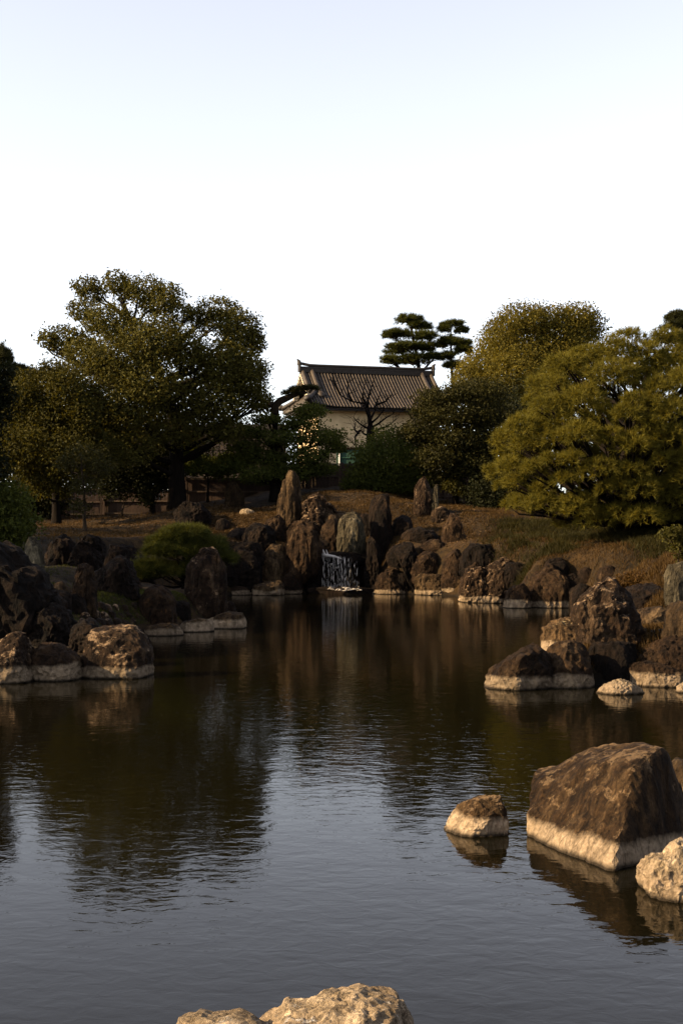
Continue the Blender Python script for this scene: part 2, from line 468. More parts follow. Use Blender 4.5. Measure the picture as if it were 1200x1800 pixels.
def ground_z(x, y):
    x = np.atleast_1d(np.asarray(x, dtype=float)); y = np.atleast_1d(np.asarray(y, dtype=float))
    a = POND; b = np.roll(POND, -1, axis=0)
    best = np.full(x.shape, 1e9); inside = np.zeros(x.shape, bool)
    for p, q in zip(a, b):
        d = q - p
        t = np.clip(((x - p[0]) * d[0] + (y - p[1]) * d[1]) / (d @ d), 0, 1)
        best = np.minimum(best, np.hypot(x - p[0] - t * d[0], y - p[1] - t * d[1]))
        c = (p[1] > y) != (q[1] > y)
        with np.errstate(divide='ignore', invalid='ignore'):
            inside ^= c & (x < (q[0] - p[0]) * (y - p[1]) / (q[1] - p[1] + 1e-12) + p[0])
    sdist = np.where(inside, -best, best)
    num = np.zeros(x.shape); den = np.zeros(x.shape)
    for cx, cy, cz in CWX:
        r2 = ((x - cx) ** 2 + ((y - cy)) ** 2) + 1.5
        w = 1.0 / r2 ** 2
        num += w * cz; den += w
    zl = num / den
    pp = np.stack([x * 0.5, y * 0.5, x * 0], -1)
    zl = zl + 0.10 * fbm(pp, 3, 5) + 0.05 * fbm(pp * 4, 2, 8)
    t = np.clip((sdist + 0.25) / 1.5, 0, 1)
    s = t * t * (3 - 2 * t)
    zb = -0.25 - 0.6 * np.clip(-sdist / 3.0, 0, 1)
    return zb * (1 - s) + np.maximum(zl, 0.3) * s


def axis(lo, hi, step, far):
    core = np.arange(lo, hi + step, step)
    ext, s, v = [], step, 0.0
    while v < far:
        s *= 1.35; v += s; ext.append(v)
    ext = np.array(ext)
    return np.concatenate([(lo - ext)[::-1], core, core[-1] + ext])


gx, gy = axis(-24, 24, 0.30, 1800), axis(3, 84, 0.30, 1800)
GX, GY = np.meshgrid(gx, gy)
GZ = ground_z(GX.ravel(), GY.ravel())
nx, ny = len(gx), len(gy)
i = np.arange((ny - 1) * nx).reshape(ny - 1, nx)[:, :-1].ravel()
ground = obj('ground', mesh_np('ground', np.stack([GX.ravel(), GY.ravel(), GZ], -1), [np.stack([i, i + 1, i + nx + 1, i + nx], -1)]), M['ground'])
tag(ground, kind='structure')

wb = bmesh.new()
vs = [wb.verts.new((x, y, 0)) for x, y in ((-15, 3.9), (14, 3.9), (14, 62), (-15, 62))]
wb.faces.new(vs)
wm = bpy.data.meshes.new('water'); wb.to_mesh(wm); wb.free()
tag(obj('water', wm, M['water']), kind='structure')


def gz(px, Y): return float(ground_z(wx(px, Y), Y)[0])


# ------------------------------------------------------------------ building with tiled roof
def build_house():
    al = math.radians(15.5)
    L, W = 10.0, 8.0
    ridge_l = P3(530, 653, 100)
    ca, sa = math.cos(al), math.sin(al)
    ux, uy = np.array([ca, sa, 0]), np.array([-sa, ca, 0])      # along the ridge, towards the back
    o = ridge_l + ux * (L / 2)
    zr = o[2]
    ze = wz(716, 97.0)
    base = np.array([o[0], o[1], 4.6])
    root = thing('castle_building', 'cream plastered castle building with grey tiled hip and gable roof behind the fence', 'building', base)
    root.rotation_euler = (0, 0, al)
    # local frame: x along ridge, y to the back, z up from base
    ZR, ZE = zr - 4.6, ze - 4.6
    hw, hl = W / 2, L / 2 + 0.55
    gi = 1.1                                   # the gable stands in from the ridge end of the skirt roof
    zs = ZE + (ZR - ZE) * 0.42                 # skirt meets gable
    def roof_z(t): return ZE + (ZR - ZE) * (0.80 * t + 0.20 * t * t)      # t 0 eave, 1 ridge: slightly hollow slope
    def up(xl): return 0.38 * max(0, (abs(xl) - (hl - 2.6)) / 2.6) ** 2   # eave corners sweep up
    ts = np.linspace(0, 1, 9)
    tsk = 0.45                                  # height share of the hip skirt
    def half_len(t): return hl - (hl - (L / 2 - gi + 0.55)) * min(t / tsk, 1) if t < tsk else L / 2 + 0.0
    # main slopes: front and back, as slabs
    for side in (-1, 1):
        mb = MB()
        xs = np.linspace(-1, 1, 25)
        V = []
        for t in ts:
            hlen = half_len(t) if t < tsk else L / 2
            for u in xs:
                x = u * hlen
                V.append((x, side * hw * (1 - t), roof_z(t) + up(x) * (1 - t)))
        V = np.array(V)
        n = len(xs)
        k = np.arange((len(ts) - 1) * n).reshape(len(ts) - 1, n)[:, :-1].ravel()
        Q = np.stack([k, k + 1, k + n + 1, k + n], -1)
        if side > 0: Q = Q[:, ::-1]
        mb.add(V, Q); mb.add(V - [0, 0, 0.16], Q[:, ::-1])
        obj('roof_slope', mb.mesh('roof_slope', smooth=False), M['tile_pan'], root)
    # skirt slopes left and right
    for sx in (-1, 1):
        mb = MB()
        V = []
        tt = np.linspace(0, tsk, 5)
        for t in tt:
            x = sx * (half_len(t) if t < tsk else L / 2 - gi + 0.55)
            for u in np.linspace(-1, 1, 15):
                y = u * hw * (1 - t)
                V.append((x, y, roof_z(t) + 0.38 * max(0, (abs(y) - (hw - 2.0)) / 2.0) ** 2 * (1 - t)))
        V = np.array(V); n = 15
        k = np.arange(4 * n).reshape(4, n)[:, :-1].ravel()
        Q = np.stack([k, k + 1, k + n + 1, k + n], -1)
        mb.add(V, Q if sx > 0 else Q[:, ::-1]); mb.add(V - [0, 0, 0.16], Q[:, ::-1] if sx > 0 else Q)
        obj('skirt_roof', mb.mesh('skirt_roof'), M['tile_pan'], root)
        for y in np.arange(-hw + 0.5, hw - 0.4, 0.34):          # cover tile rows of the skirt
            tmax = min(tsk, 1 - abs(y) / hw)
            if tmax < 0.08: continue
            t_ = np.linspace(0, tmax, 4)
            pts = [(sx * (half_len(t) if t < tsk else L / 2 - gi + 0.55), y, roof_z(t) + 0.03 + 0.38 * max(0, (abs(y) - (hw - 2.0)) / 2.0) ** 2 * (1 - t)) for t in t_]
            mb = MB(); mb.tube(pts, 0.085, 6)
            obj('tile_row', mb.mesh('tile_row', smooth=True), M['tile'], root)
        # gable plaster and barge boards
        gxp = sx * (L / 2 - gi + 0.5)
        yb = hw * (1 - tsk)
        mb = MB()
        g0 = np.array([[gxp, -yb + 0.25, roof_z(tsk) - 0.2], [gxp, yb - 0.25, roof_z(tsk) - 0.2], [gxp, 0, ZR - 0.25]])
        g1 = g0 - [sx * 0.2, 0, 0]
        mb.add(np.vstack([g0, g1]), [[0, 1, 4, 3], [1, 2, 5, 4], [2, 0, 3, 5]], [[0, 2, 1], [3, 4, 5]])
        obj('gable_wall', mb.mesh('gable_wall'), M['plaster_white'], root)
        for sy in (-1, 1):
            t_ = np.linspace(tsk - 0.02, 1, 7)
            mb = MB(); mb.tube([(sx * (L / 2 - 0.05), sy * hw * (1 - t), roof_z(t) + 0.10) for t in t_], 0.15, 8)
            obj('barge_tile', mb.mesh('barge_tile', smooth=True), M['tile'], root)
            mb = MB()
            for k in range(9):
                t = tsk + 0.03 + (1 - tsk - 0.06) * k / 8
                mb.box((sx * (L / 2 - 0.06), sy * hw * (1 - t), roof_z(t) - 0.2), (0.35, 0.16, 0.2))
            tag(obj('eave_block', mb.mesh('eave_block'), M['plaster_white'], root), kind='stuff')
            # descending ridge a little way in from the gable
            mb = MB()
            pts = [(sx * (L / 2 - 0.75), sy * hw * (1 - t), roof_z(t) + 0.16) for t in np.linspace(0.30, 0.98, 8)]
            mb.tube(pts, [0.2] + [0.17] * 7, 8)
            mb.tube([pts[0], np.array(pts[0]) + [0, sy * 0.12, 0.1]], [0.26, 0.26], 10)
            obj('descending_ridge', mb.mesh('descending_ridge', smooth=True), M['tile'], root)
            # corner ridge
            mb = MB()
            pts = []
            for t in np.linspace(0.0, tsk, 6):
                hlen = half_len(t) if t < tsk else L / 2 - gi + 0.55
                pts.append((sx * hlen, sy * hw * (1 - t), roof_z(t) + up(hlen) * (1 - t) + 0.14))
            mb.tube(pts, [0.2, 0.18, 0.17, 0.16, 0.16, 0.15], 8)
            mb.tube([pts[0], np.array(pts[0]) + [sx * 0.1, sy * 0.1, 0.14]], [0.25, 0.22], 10)
            obj('corner_ridge', mb.mesh('corner_ridge', smooth=True), M['tile_ridge'], root)
    # main ridge: stacked courses with end tiles
    mb = MB()
    for k, (w, h) in enumerate(((0.46, 0.16), (0.40, 0.14), (0.34, 0.13))):
        mb.box((0, 0, ZR + 0.02 + k * 0.14), (L + 0.2 - k * 0.02, w, h - 0.01))
    obj('main_ridge', mb.mesh('main_ridge'), M['tile_ridge'], root)
    mb = MB(); mb.tube([(x, 0, ZR + 0.46 + 0.16 * max(0, (abs(x) - 4) / 1.2) ** 2) for x in np.linspace(-L / 2 - 0.12, L / 2 + 0.12, 15)], 0.11, 8)
    obj('ridge_cap', mb.mesh('ridge_cap', smooth=True), M['tile_ridge'], root)
    for sx in (-1, 1):
        mb = MB()
        mb.box((sx * (L / 2 + 0.16), 0, ZR + 0.28), (0.12, 0.55, 0.62))
        mb.tube([(sx * (L / 2 + 0.16), 0, ZR + 0.5), (sx * (L / 2 + 0.2), 0, ZR + 0.75), (sx * (L / 2 + 0.34), 0, ZR + 0.9)], [0.2, 0.13, 0.04], 8)
        obj('ridge_end_tile', mb.mesh('ridge_end_tile', smooth=False), M['tile_ridge'], root)
    # cover tile rows on the front and back slopes, with a lip at each tile joint
    for side in (-1, 1):
        for x in np.arange(-L / 2 - 0.2, L / 2 + 0.3, 0.235):
            hi = 1.0 if abs(x) < L / 2 - 0.15 else max(0.0, tsk * (hl - abs(x)) / max(hl - (L / 2 - gi + 0.55), 0.1))
            hi = min(hi, 0.97)
            if hi < 0.06: continue
            m_ = 19 if side < 0 else 5
            t_ = np.linspace(-0.012, hi, m_)
            pts = [(x, side * hw * (1 - t), roof_z(t) + up(x) * (1 - max(t, 0)) + 0.035) for t in t_]
            r = np.where(np.arange(m_) % 2, 0.072, 0.056)
            mb = MB(); mb.tube(pts, r, 7 if side < 0 else 5)
            obj('tile_row', mb.mesh('tile_row', smooth=False), M['tile'], root)
    # eaves and walls
    bw, bl = hw - 0.95, L / 2 - 0.45
    mb = MB()
    for sy in (-1, 1):
        mb.box((0, sy * (hw - 0.12), ZE - 0.17), (2 * bl + 1.0, 0.16, 0.16))
    for sx in (-1, 1):
        mb.box((sx * (hl - 0.14), 0, ZE - 0.175), (0.16, 2 * bw + 0.9, 0.15))
    obj('eave_board', mb.mesh('eave_board'), M['tile_pan'], root)
    mb = MB()
    mb.box((0, 0, (ZE + 0.25) / 2), (2 * bl, 2 * bw, ZE + 0.25))
    obj('wall', mb.mesh('wall'), M['plaster'], root)
    mb = MB()
    for sy in (-1, 1): mb.box((0, sy * (bw + 0.12), ZE - 0.14), (2 * bl + 0.3, 0.24, 0.34))
    obj('cornice', mb.mesh('cornice'), M['plaster'], root)
    return root


build_house()

# rampart wall seen between the trees on the left of the building
rw = thing('rampart_wall', 'low dark stone wall running left of the castle building behind the trees', 'wall', (wx(400, 94), 94, 4.5))
mb = MB(); mb.box((0, 0, 2.6), (8, 1.2, 5.2))
obj('wall_body', mb.mesh('wall_body'), M['stone_wall'], rw)
mb = MB(); mb.box((0, 0, 5.32), (8.2, 1.5, 0.24)); mb.tube([(-4.1, 0, 5.5), (4.1, 0, 5.5)], 0.2, 8)
obj('coping', mb.mesh('coping'), M['tile_ridge'], rw)
rng = np.random.default_rng(3)
for row in range(8):
    x = -4.0 + rng.uniform(0, 0.4)
    while x < 3.4 and row > 2:
        w = rng.uniform(0.6, 1.1)
        mb = MB(); mb.box((x + w / 2, -0.62, row * 0.64 + 0.35), (w - 0.06, 0.12 + rng.uniform(0, 0.08), 0.58))
        obj('stone', mb.mesh('stone'), M['stone_wall'], rw)
        x += w

# green netting screen with a white post at the foot of the wall
gs = thing('green_screen', 'green netting screen with white post at the foot of the plaster wall', 'screen', (wx(615, 90), 90, wz(850, 90)))
h_ = wz(785, 90) - wz(850, 90)
mb = MB(); mb.box((0.25, 0, h_ / 2), (2.3, 0.05, h_ - 0.2)); obj('netting', mb.mesh('netting'), M['green_mesh'], gs)
mb = MB(); mb.box((-0.72, -0.09, h_ / 2 - 0.1), (0.10, 0.10, h_ - 0.2)); obj('post', mb.mesh('post'), M['white_paint'], gs)
mb = MB(); mb.box((0.25, -0.05, h_ - 0.12), (2.4, 0.12, 0.14)); obj('top_rail', mb.mesh('top_rail'), M['bark'], gs)
mb = MB(); mb.box((0.25, -0.06, h_ * 0.7), (1.8, 0.06, 0.06)); obj('middle_rail', mb.mesh('middle_rail'), M['green_mesh'], gs)


# ------------------------------------------------------------------ wooden board fence in stepped sections
def fence(pa, ya, pb, yb, label, hgt=1.55):
    A = np.array([wx(pa, ya), ya]); B = np.array([wx(pb, yb), yb])
    d = B - A; ln = np.hypot(*d); ang = math.atan2(d[1], d[0])
    zb = min(float(ground_z(*(A + d * k))[0]) for k in (0.05, 0.5, 0.95)) + 0.02
    root = thing('board_fence', label, 'fence', (A[0], A[1], zb), 'wooden board fence along the garden')
    root.rotation_euler = (0, 0, ang)
    x, k = 0.0, 0
    rg = np.random.default_rng(int(pa) + 900)
    src = []
    for v in range(5):
        mb = MB(); mb.box((0, 0, hgt / 2 + rg.uniform(-.02, .02)), (0.193, 0.028, hgt)); src.append(mb.mesh('board'))
    while x < ln - 0.1:
        o = obj('board', src[k % 5], M['wood'], root, (x + 0.1, rg.uniform(-0.006, 0.006), 0)); x += 0.195; k += 1
    for z in (0.22, hgt * 0.58, hgt + 0.05):
        mb = MB(); mb.box((ln / 2, -0.055, z), (ln, 0.06, 0.075)); obj('rail', mb.mesh('rail'), M['wood_light'], root)
    n = max(2, int(ln / 1.9) + 1)
    for q in range(n):
        mb = MB(); mb.box((0.06 + (ln - 0.12) * q / (n - 1), 0.09, hgt / 2), (0.14, 0.14, hgt + 0.3)); obj('post', mb.mesh('post'), M['wood'], root)
        mb = MB(); mb.box((0.06 + (ln - 0.12) * q / (n - 1), -0.13, hgt / 2), (0.11, 0.09, hgt + 0.24)); obj('front_post', mb.mesh('front_post'), M['wood'], root)


fence(-60, 75, 180, 76, 'wooden board fence section in deep shade at the far left')
fence(181, 76, 322, 76.4, 'wooden board fence section just left of the big tree trunk')
fence(323, 76.4, 480, 77, 'wooden board fence section right of the big tree trunk')
fence(481, 77, 720, 77.5, 'wooden board fence section behind the top of the mound under the green screen')
fence(721, 77.5, 960, 77.5, 'wooden board fence section behind the dark layered trees on the right')

# ------------------------------------------------------------------ rocks
_ico = {}
def ico(sub):
    if sub not in _ico:
        bm = bmesh.new(); bmesh.ops.create_icosphere(bm, subdivisions=sub, radius=1.0)
        V = np.array([v.co[:] for v in bm.verts]); Fc = np.array([[v.index for v in f.verts] for f in bm.faces]); bm.free()
        _ico[sub] = (V, Fc)
    return _ico[sub]


def vert_normals(V, Fc):
    n = np.cross(V[Fc[:, 1]] - V[Fc[:, 0]], V[Fc[:, 2]] - V[Fc[:, 0]])
    N = np.zeros_like(V)
    for k in range(3): np.add.at(N, Fc[:, k], n)
    return N / (np.linalg.norm(N, axis=1, keepdims=True) + 1e-9)


def finish_rock(name, V, Fc, label, mat, size, rough, streak, seed, group, cat='rock', layer=0.0):
    rg = np.random.default_rng(seed)
    off = rg.uniform(0, 50, 3)
    N = vert_normals(V, Fc)
    q = V / size
    sc_ = np.array([1, 1, 0.35]) if streak else np.array([1, 1, 1.0])
    disp = 0.022 * fbm(q * 2.2 * sc_ + off, 3, seed % 97) + 0.020 * (0.6 - 2 * np.abs(fbm(q * 3.6 * sc_ + off, 3, 31))) + 0.020 * (0.6 - 2 * np.abs(fbm(q * 9 * sc_ + off, 2, 37))) + 0.016 * fbm(q * 18 * sc_ + off, 3, 11)
    disp = disp - 0.030 * np.exp(-(vnoise(q * 2.6 * sc_ + off + 9.0, 53) / 0.07) ** 2) - 0.012 * np.exp(-(vnoise(q * 6.0 * sc_ + off + 3.0, 59) / 0.09) ** 2)
    if streak: disp = disp + 0.030 * streak * (1 - 2 * np.abs(vnoise(q * np.array([7, 7, 0.6]) + off, 3)))
    if layer: disp = disp + layer * np.abs(vnoise(q * np.array([0.8, 0.8, 7.0]) + off + 0.4 * fbm(q * 2, 2, 9)[:, None], 5))
    V = V + N * (disp * size * rough)[:, None]
    base = np.array([(V[:, 0].min() + V[:, 0].max()) / 2, (V[:, 1].min() + V[:, 1].max()) / 2, V[:, 2].min()])
    o = obj(name, mesh_np(name, V - base, [Fc], len(V) > 20000), M[mat], None, base)
    tag(o, label, cat, group)
    return o


_rseed = [100]
def first_ground(px, py, Y):
    ys = np.arange(max(15.0, Y - 8), Y + 8, 0.1)
    g = np.maximum(ground_z(wx(px, ys), ys), 0.0)
    hit = np.nonzero(wz(py, ys) <= g)[0]
    return float(ys[hit[0]]) if len(hit) else 1e9


def rock(poly, Y, label, mat='rock', depth=None, sub=4, p=3.8, rough=1.0, streak=0.0, cuts=13, name='rock', sink=None, layer=0.0, group='garden rocks round the pond', tilt=0.0, fixed=False, jag=1.0):
    """a rock whose outline seen from the bank is POLY (photo pixels) at distance Y; depth in metres each way"""
    _rseed[0] += 1
    seed = _rseed[0]
    rg = np.random.default_rng(seed)
    poly = np.array(poly, dtype=float)
    if not fixed and Y > 18:
        h_ = first_ground(poly[:, 0].mean(), poly[:, 1].max() - 0.06 * np.ptp(poly[:, 1]), Y)
        if abs(h_ - Y) < 7: Y = h_ + 0.25
    ext = np.ptp(poly, axis=0).mean()
    q_ = []
    for a_p, b_p in zip(poly, np.roll(poly, -1, axis=0)):      # broken, angular outline
        q_.append(a_p)
        e_ = b_p - a_p; ln_ = np.hypot(*e_)
        if ln_ > 0.22 * ext:
            q_.append(a_p + e_ * rg.uniform(.35, .65) + np.array([-e_[1], e_[0]]) / ln_ * rg.uniform(-.045, .045) * ext * jag)
    poly = np.array(q_)
    X = wx(poly[:, 0], Y); Z = wz(poly[:, 1], Y)
    wid, hei = X.max() - X.min(), Z.max() - Z.min()
    if sink is None: sink = 0.25 * hei + 0.15
    low = Z < Z.min() + 0.30 * hei
    Z = np.where(low, Z - sink, Z)
    cx, cz = (X.max() + X.min()) / 2, Z.min() + 0.46 * (Z.max() - Z.min())
    dpt = depth if depth else min(0.5 * wid, 0.5 * (wid + hei) * 0.5) * 0.95
    th = np.linspace(-math.pi, math.pi, 361)
    R = np.zeros(361)
    A = np.stack([X - cx, Z - cz], -1); B = np.roll(A, -1, axis=0)
    dirs = np.stack([np.cos(th), np.sin(th)], -1)
    for a, b in zip(A, B):
        e = b - a
        den = dirs[:, 0] * e[1] - dirs[:, 1] * e[0]
        with np.errstate(divide='ignore', invalid='ignore'):
            t = (a[0] * e[1] - a[1] * e[0]) / den
            u = (a[0] * dirs[:, 1] - a[1] * dirs[:, 0]) / den
        ok = (np.abs(den) > 1e-12) & (u >= -1e-6) & (u <= 1 + 1e-6) & (t > 0)
        R = np.where(ok, np.maximum(R, t), R)
    if np.ptp(poly[:, 0]) * np.ptp(poly[:, 1]) > 2600: sub = max(sub, 5)
    D, Fc = ico(sub)
    m = np.hypot(D[:, 0], D[:, 2]); ang = np.arctan2(D[:, 2], D[:, 0])
    Rr = np.interp(ang, th, R)
    t = 1.0 / (m ** p + np.abs(D[:, 1]) ** p) ** (1 / p)
    V = np.stack([t * D[:, 0] * Rr, t * D[:, 1] * dpt, t * D[:, 2] * Rr], -1)
    # top narrows towards front and back a little so faces lean
    zrel = (V[:, 2] - V[:, 2].min()) / (np.ptp(V[:, 2]) + 1e-9)
    V[:, 1] *= 1.15 - 0.35 * zrel
    V[:, 1] += tilt * (V[:, 2] - V[:, 2].min())
    lo, hi = V.min(0), V.max(0)
    for k in range(cuts):                              # flat broken faces
        n = np.array([rg.normal() * 0.45, -abs(rg.normal()) if k % 4 else rg.normal(), rg.normal() * 0.22])
        n /= np.linalg.norm(n)
        s = V @ n
        off = s.max() * rg.uniform(0.66, 0.90)
        V = V - np.maximum(0, s - off)[:, None] * n * 0.94
    for k in range(60):                                # smaller chips and planes
        n = rg.normal(size=3) * np.array([0.7, 1, 0.5]); n[1] = -abs(n[1]) if k % 4 else n[1]
        n /= np.linalg.norm(n)
        s = V @ n
        off = s.max() * rg.uniform(0.86, 0.985)
        V = V - np.maximum(0, s - off)[:, None] * n
    V = (V - V.min(0)) / (np.ptp(V, axis=0) + 1e-9) * (hi - lo) * np.array([1.03, 1, 1.02]) + lo
    V = V + np.array([cx, Y + 0.0, cz])
    size = (wid * hei) ** 0.5
    return finish_rock(name, V, Fc, label, mat, size, rough, streak, seed, group, 'stone' if name != 'rock' else 'rock', layer)


def hull_rock(pts, label, mat, sub=6, rough=1.0, streak=0.0, name='rock', group='garden rocks round the pond', shape=None):
    _rseed[0] += 1
    pts = np.array(pts, dtype=float)
    bm = bmesh.new()
    for q in pts: bm.verts.new(q)
    bmesh.ops.convex_hull(bm, input=list(bm.verts))
    bm.normal_update()
    c = pts.mean(0)
    pl = []
    for f in bm.faces:
        nn = np.array(f.normal[:]); d = nn @ (np.array(f.verts[0].co[:]) - c)
        if d < 0: nn, d = -nn, -d
        if d > 1e-4: pl.append((nn, d))
    bm.free()
    D, Fc = ico(sub)
    inv = np.stack([np.maximum(D @ nn, 1e-6) / d for nn, d in pl], -1)
    k = 60.0
    r = 1.0 / (np.sum(inv ** k, -1) ** (1 / k))       # soft minimum keeps worn edges
    V = D * r[:, None] + c
    if shape: V = shape(V)
    size = (np.ptp(pts[:, 0]) * np.ptp(pts[:, 2])) ** 0.5
    return finish_rock(name, V, Fc, label, mat, size, rough, streak, _rseed[0], group)


# --- near right
def notch(V):
    """the boulder's left shoulder lies lower than its peak"""
    d = V[:, 0] - 1.85 - 0.18 * (V[:, 1] - 10.5)
    w = 1 / (1 + np.exp(d / 0.05))
    V = V.copy()
    V[:, 2] -= 0.075 * w * np.clip(V[:, 2] / 0.6, 0, 1) * np.exp(-((d + 0.22) / 0.3) ** 2)
    return V


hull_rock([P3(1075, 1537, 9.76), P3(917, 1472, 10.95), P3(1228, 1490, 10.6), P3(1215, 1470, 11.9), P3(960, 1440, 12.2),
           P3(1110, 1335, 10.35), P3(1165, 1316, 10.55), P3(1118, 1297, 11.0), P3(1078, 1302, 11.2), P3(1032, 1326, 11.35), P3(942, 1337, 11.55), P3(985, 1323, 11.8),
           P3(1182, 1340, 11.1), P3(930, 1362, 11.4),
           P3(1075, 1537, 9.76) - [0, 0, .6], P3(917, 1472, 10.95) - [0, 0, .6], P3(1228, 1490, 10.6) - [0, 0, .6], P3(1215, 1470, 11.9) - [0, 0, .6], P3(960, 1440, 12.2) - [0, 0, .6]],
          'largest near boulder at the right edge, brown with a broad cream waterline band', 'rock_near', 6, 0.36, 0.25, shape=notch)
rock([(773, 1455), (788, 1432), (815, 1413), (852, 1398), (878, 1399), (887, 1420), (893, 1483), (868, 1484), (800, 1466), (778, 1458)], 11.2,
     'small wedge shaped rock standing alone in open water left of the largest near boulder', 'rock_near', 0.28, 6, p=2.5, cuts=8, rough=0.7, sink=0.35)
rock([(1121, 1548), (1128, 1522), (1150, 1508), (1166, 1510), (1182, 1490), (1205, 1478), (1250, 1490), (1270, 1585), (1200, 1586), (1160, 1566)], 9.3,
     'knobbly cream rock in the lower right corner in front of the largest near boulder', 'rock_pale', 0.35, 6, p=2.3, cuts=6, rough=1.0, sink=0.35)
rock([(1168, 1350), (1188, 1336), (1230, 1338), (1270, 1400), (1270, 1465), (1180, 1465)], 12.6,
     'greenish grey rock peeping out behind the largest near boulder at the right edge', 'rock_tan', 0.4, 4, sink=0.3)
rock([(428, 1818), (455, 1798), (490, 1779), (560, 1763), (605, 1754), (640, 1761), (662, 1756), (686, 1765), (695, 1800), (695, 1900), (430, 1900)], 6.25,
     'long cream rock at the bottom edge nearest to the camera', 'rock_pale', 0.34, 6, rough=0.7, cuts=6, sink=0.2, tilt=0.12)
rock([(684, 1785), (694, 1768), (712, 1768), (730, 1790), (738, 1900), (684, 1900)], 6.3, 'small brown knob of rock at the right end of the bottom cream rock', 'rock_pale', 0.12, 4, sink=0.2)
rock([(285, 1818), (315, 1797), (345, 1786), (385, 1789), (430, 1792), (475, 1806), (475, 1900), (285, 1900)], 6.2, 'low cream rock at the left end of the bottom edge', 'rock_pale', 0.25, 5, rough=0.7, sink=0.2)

# --- right cluster on the point
rock([(1006, 1140), (1008, 1100), (1012, 1075), (1022, 1052), (1042, 1030), (1066, 1016), (1088, 1026), (1110, 1058), (1122, 1095), (1126, 1140)], 23.4,
     'tall dark domed boulder with rim lit left edge crowning the right point', 'rock_lichen', 0.55, 5, p=2.3, cuts=7, rough=1.1)
rock([(952, 1135), (955, 1105), (966, 1091), (1005, 1088), (1040, 1105), (1045, 1145), (990, 1155)], 23.0,
     'pale sunlit rock with lichen specks leaning against the left foot of the tall domed boulder', 'rock_tan_lit', 0.45, 4, rough=1.2)
rock([(1032, 1140), (1040, 1132), (1115, 1130), (1124, 1150), (1118, 1192), (1045, 1197), (1034, 1182)], 22.5,
     'dark squared block under the tall domed boulder at the water', 'rock_dark', 0.4, 4, p=4, streak=0.6)
rock([(847, 1208), (875, 1182), (905, 1160), (935, 1142), (962, 1134), (975, 1160), (975, 1213), (905, 1217)], 21.9,
     'low wedge of brown rock with pale foot at the tip of the right point', 'rock', 0.5, 5, p=2.4)
rock([(948, 1213), (955, 1150), (975, 1131), (1000, 1127), (1022, 1134), (1036, 1160), (1042, 1211), (1000, 1214)], 21.9,
     'rounded brown rock with pale foot between the low wedge and the dark block', 'rock', 0.5, 5, p=2.4)
rock([(1110, 1165), (1120, 1142), (1144, 1124), (1170, 1117), (1200, 1124), (1228, 1150), (1230, 1190), (1115, 1190)], 22.6,
     'rounded turtle backed boulder with pale spots above the water at the right edge', 'rock', 0.5, 5, p=2.2, cuts=5)
rock([(1087, 1195), (1092, 1178), (1108, 1164), (1140, 1168), (1212, 1175), (1216, 1206), (1140, 1210), (1095, 1203)], 22.1,
     'flat footed brown rock with pale base below the turtle backed boulder', 'rock', 0.4, 4, p=3)
rock([(1046, 1219), (1066, 1203), (1086, 1193), (1108, 1203), (1133, 1217), (1100, 1224), (1070, 1223)], 21.0,
     'small flat pale rock lying in the water before the dark block', 'rock_pale', 0.22, 4, cuts=4, sink=0.12)
rock([(1186, 1214), (1192, 1202), (1206, 1195), (1235, 1200), (1240, 1222), (1200, 1220)], 21.0, 'small pale rock in the water touching the right edge of the picture', 'rock_pale', 0.2, 4, sink=0.15)
rock([(1112, 1100), (1116, 1072), (1150, 1067), (1168, 1070), (1170, 1085), (1158, 1108)], 26.5, 'flat topped pale slab between the domed boulder and the post stone', 'rock_tan', 0.4, 4, p=4)
rock([(1166, 1070), (1167, 1000), (1174, 990), (1196, 992), (1216, 990), (1220, 1070)], 26.3, 'upright grey green post stone with vertical streaks at the right edge', 'rock_grey', 0.25, 5, p=4.5, streak=1.4, cuts=4, name='standing_stone', rough=0.7)
rock([(1158, 1140), (1164, 1080), (1172, 1064), (1215, 1062), (1240, 1080), (1240, 1145)], 24.8, 'tan streaked standing block in front of the grey post stone', 'rock_tan', 0.4, 5, p=4, streak=1.0, name='standing_stone', rough=0.8)
rock([(1085, 1065), (1092, 1040), (1112, 1028), (1150, 1026), (1168, 1045), (1168, 1068)], 33, 'dark rock in shade under the rust coloured dry bush', 'rock_dark', 0.6, 4)

# --- far right shore
rock([(810, 1060), (807, 1015), (815, 1002), (828, 996), (846, 1000), (858, 1020), (866, 1058), (840, 1063)], 50.5, 'jagged pale rock first on the far right shore after the waterfall bay', 'rock_lichen', 0.8, 5, rough=1.4)
rock([(848, 1058), (850, 1008), (862, 992), (878, 984), (898, 986), (902, 1030), (888, 1052), (870, 1062)], 50.2, 'dark rock with bright sloping ridge right of the jagged pale rock', 'rock_lichen', 0.8, 5, rough=1.2)
rock([(814, 1000), (816, 962), (830, 957), (872, 957), (884, 965), (884, 1000)], 53, 'flat topped dark block behind the jagged pale rock', 'rock_dark', 0.7, 4, p=4.5, streak=0.5)
rock([(883, 1072), (886, 1045), (900, 1030), (915, 1024), (930, 1040), (934, 1072)], 46.3, 'small brown rock with flat cream foot on the far right shore', 'rock', 0.5, 4, p=2.5)
rock([(923, 1068), (921, 1025), (928, 1000), (945, 993), (965, 994), (978, 1006), (1000, 1030), (1008, 1068)], 47.4, 'broad dark boulder with streaked face on the far right shore', 'rock', 0.9, 5, p=3, streak=0.8)
rock([(1000, 1068), (1002, 1035), (1020, 1025), (1040, 1035), (1045, 1070)], 46.5, 'shaded brown rock half hidden behind the tall domed boulder', 'rock_dark', 0.6, 4)
rock([(1014, 1020), (1018, 1002), (1032, 997), (1046, 1004), (1050, 1022)], 45.5, 'small brown stone on the slope left of the rust coloured bush', 'rock', 0.4, 3)
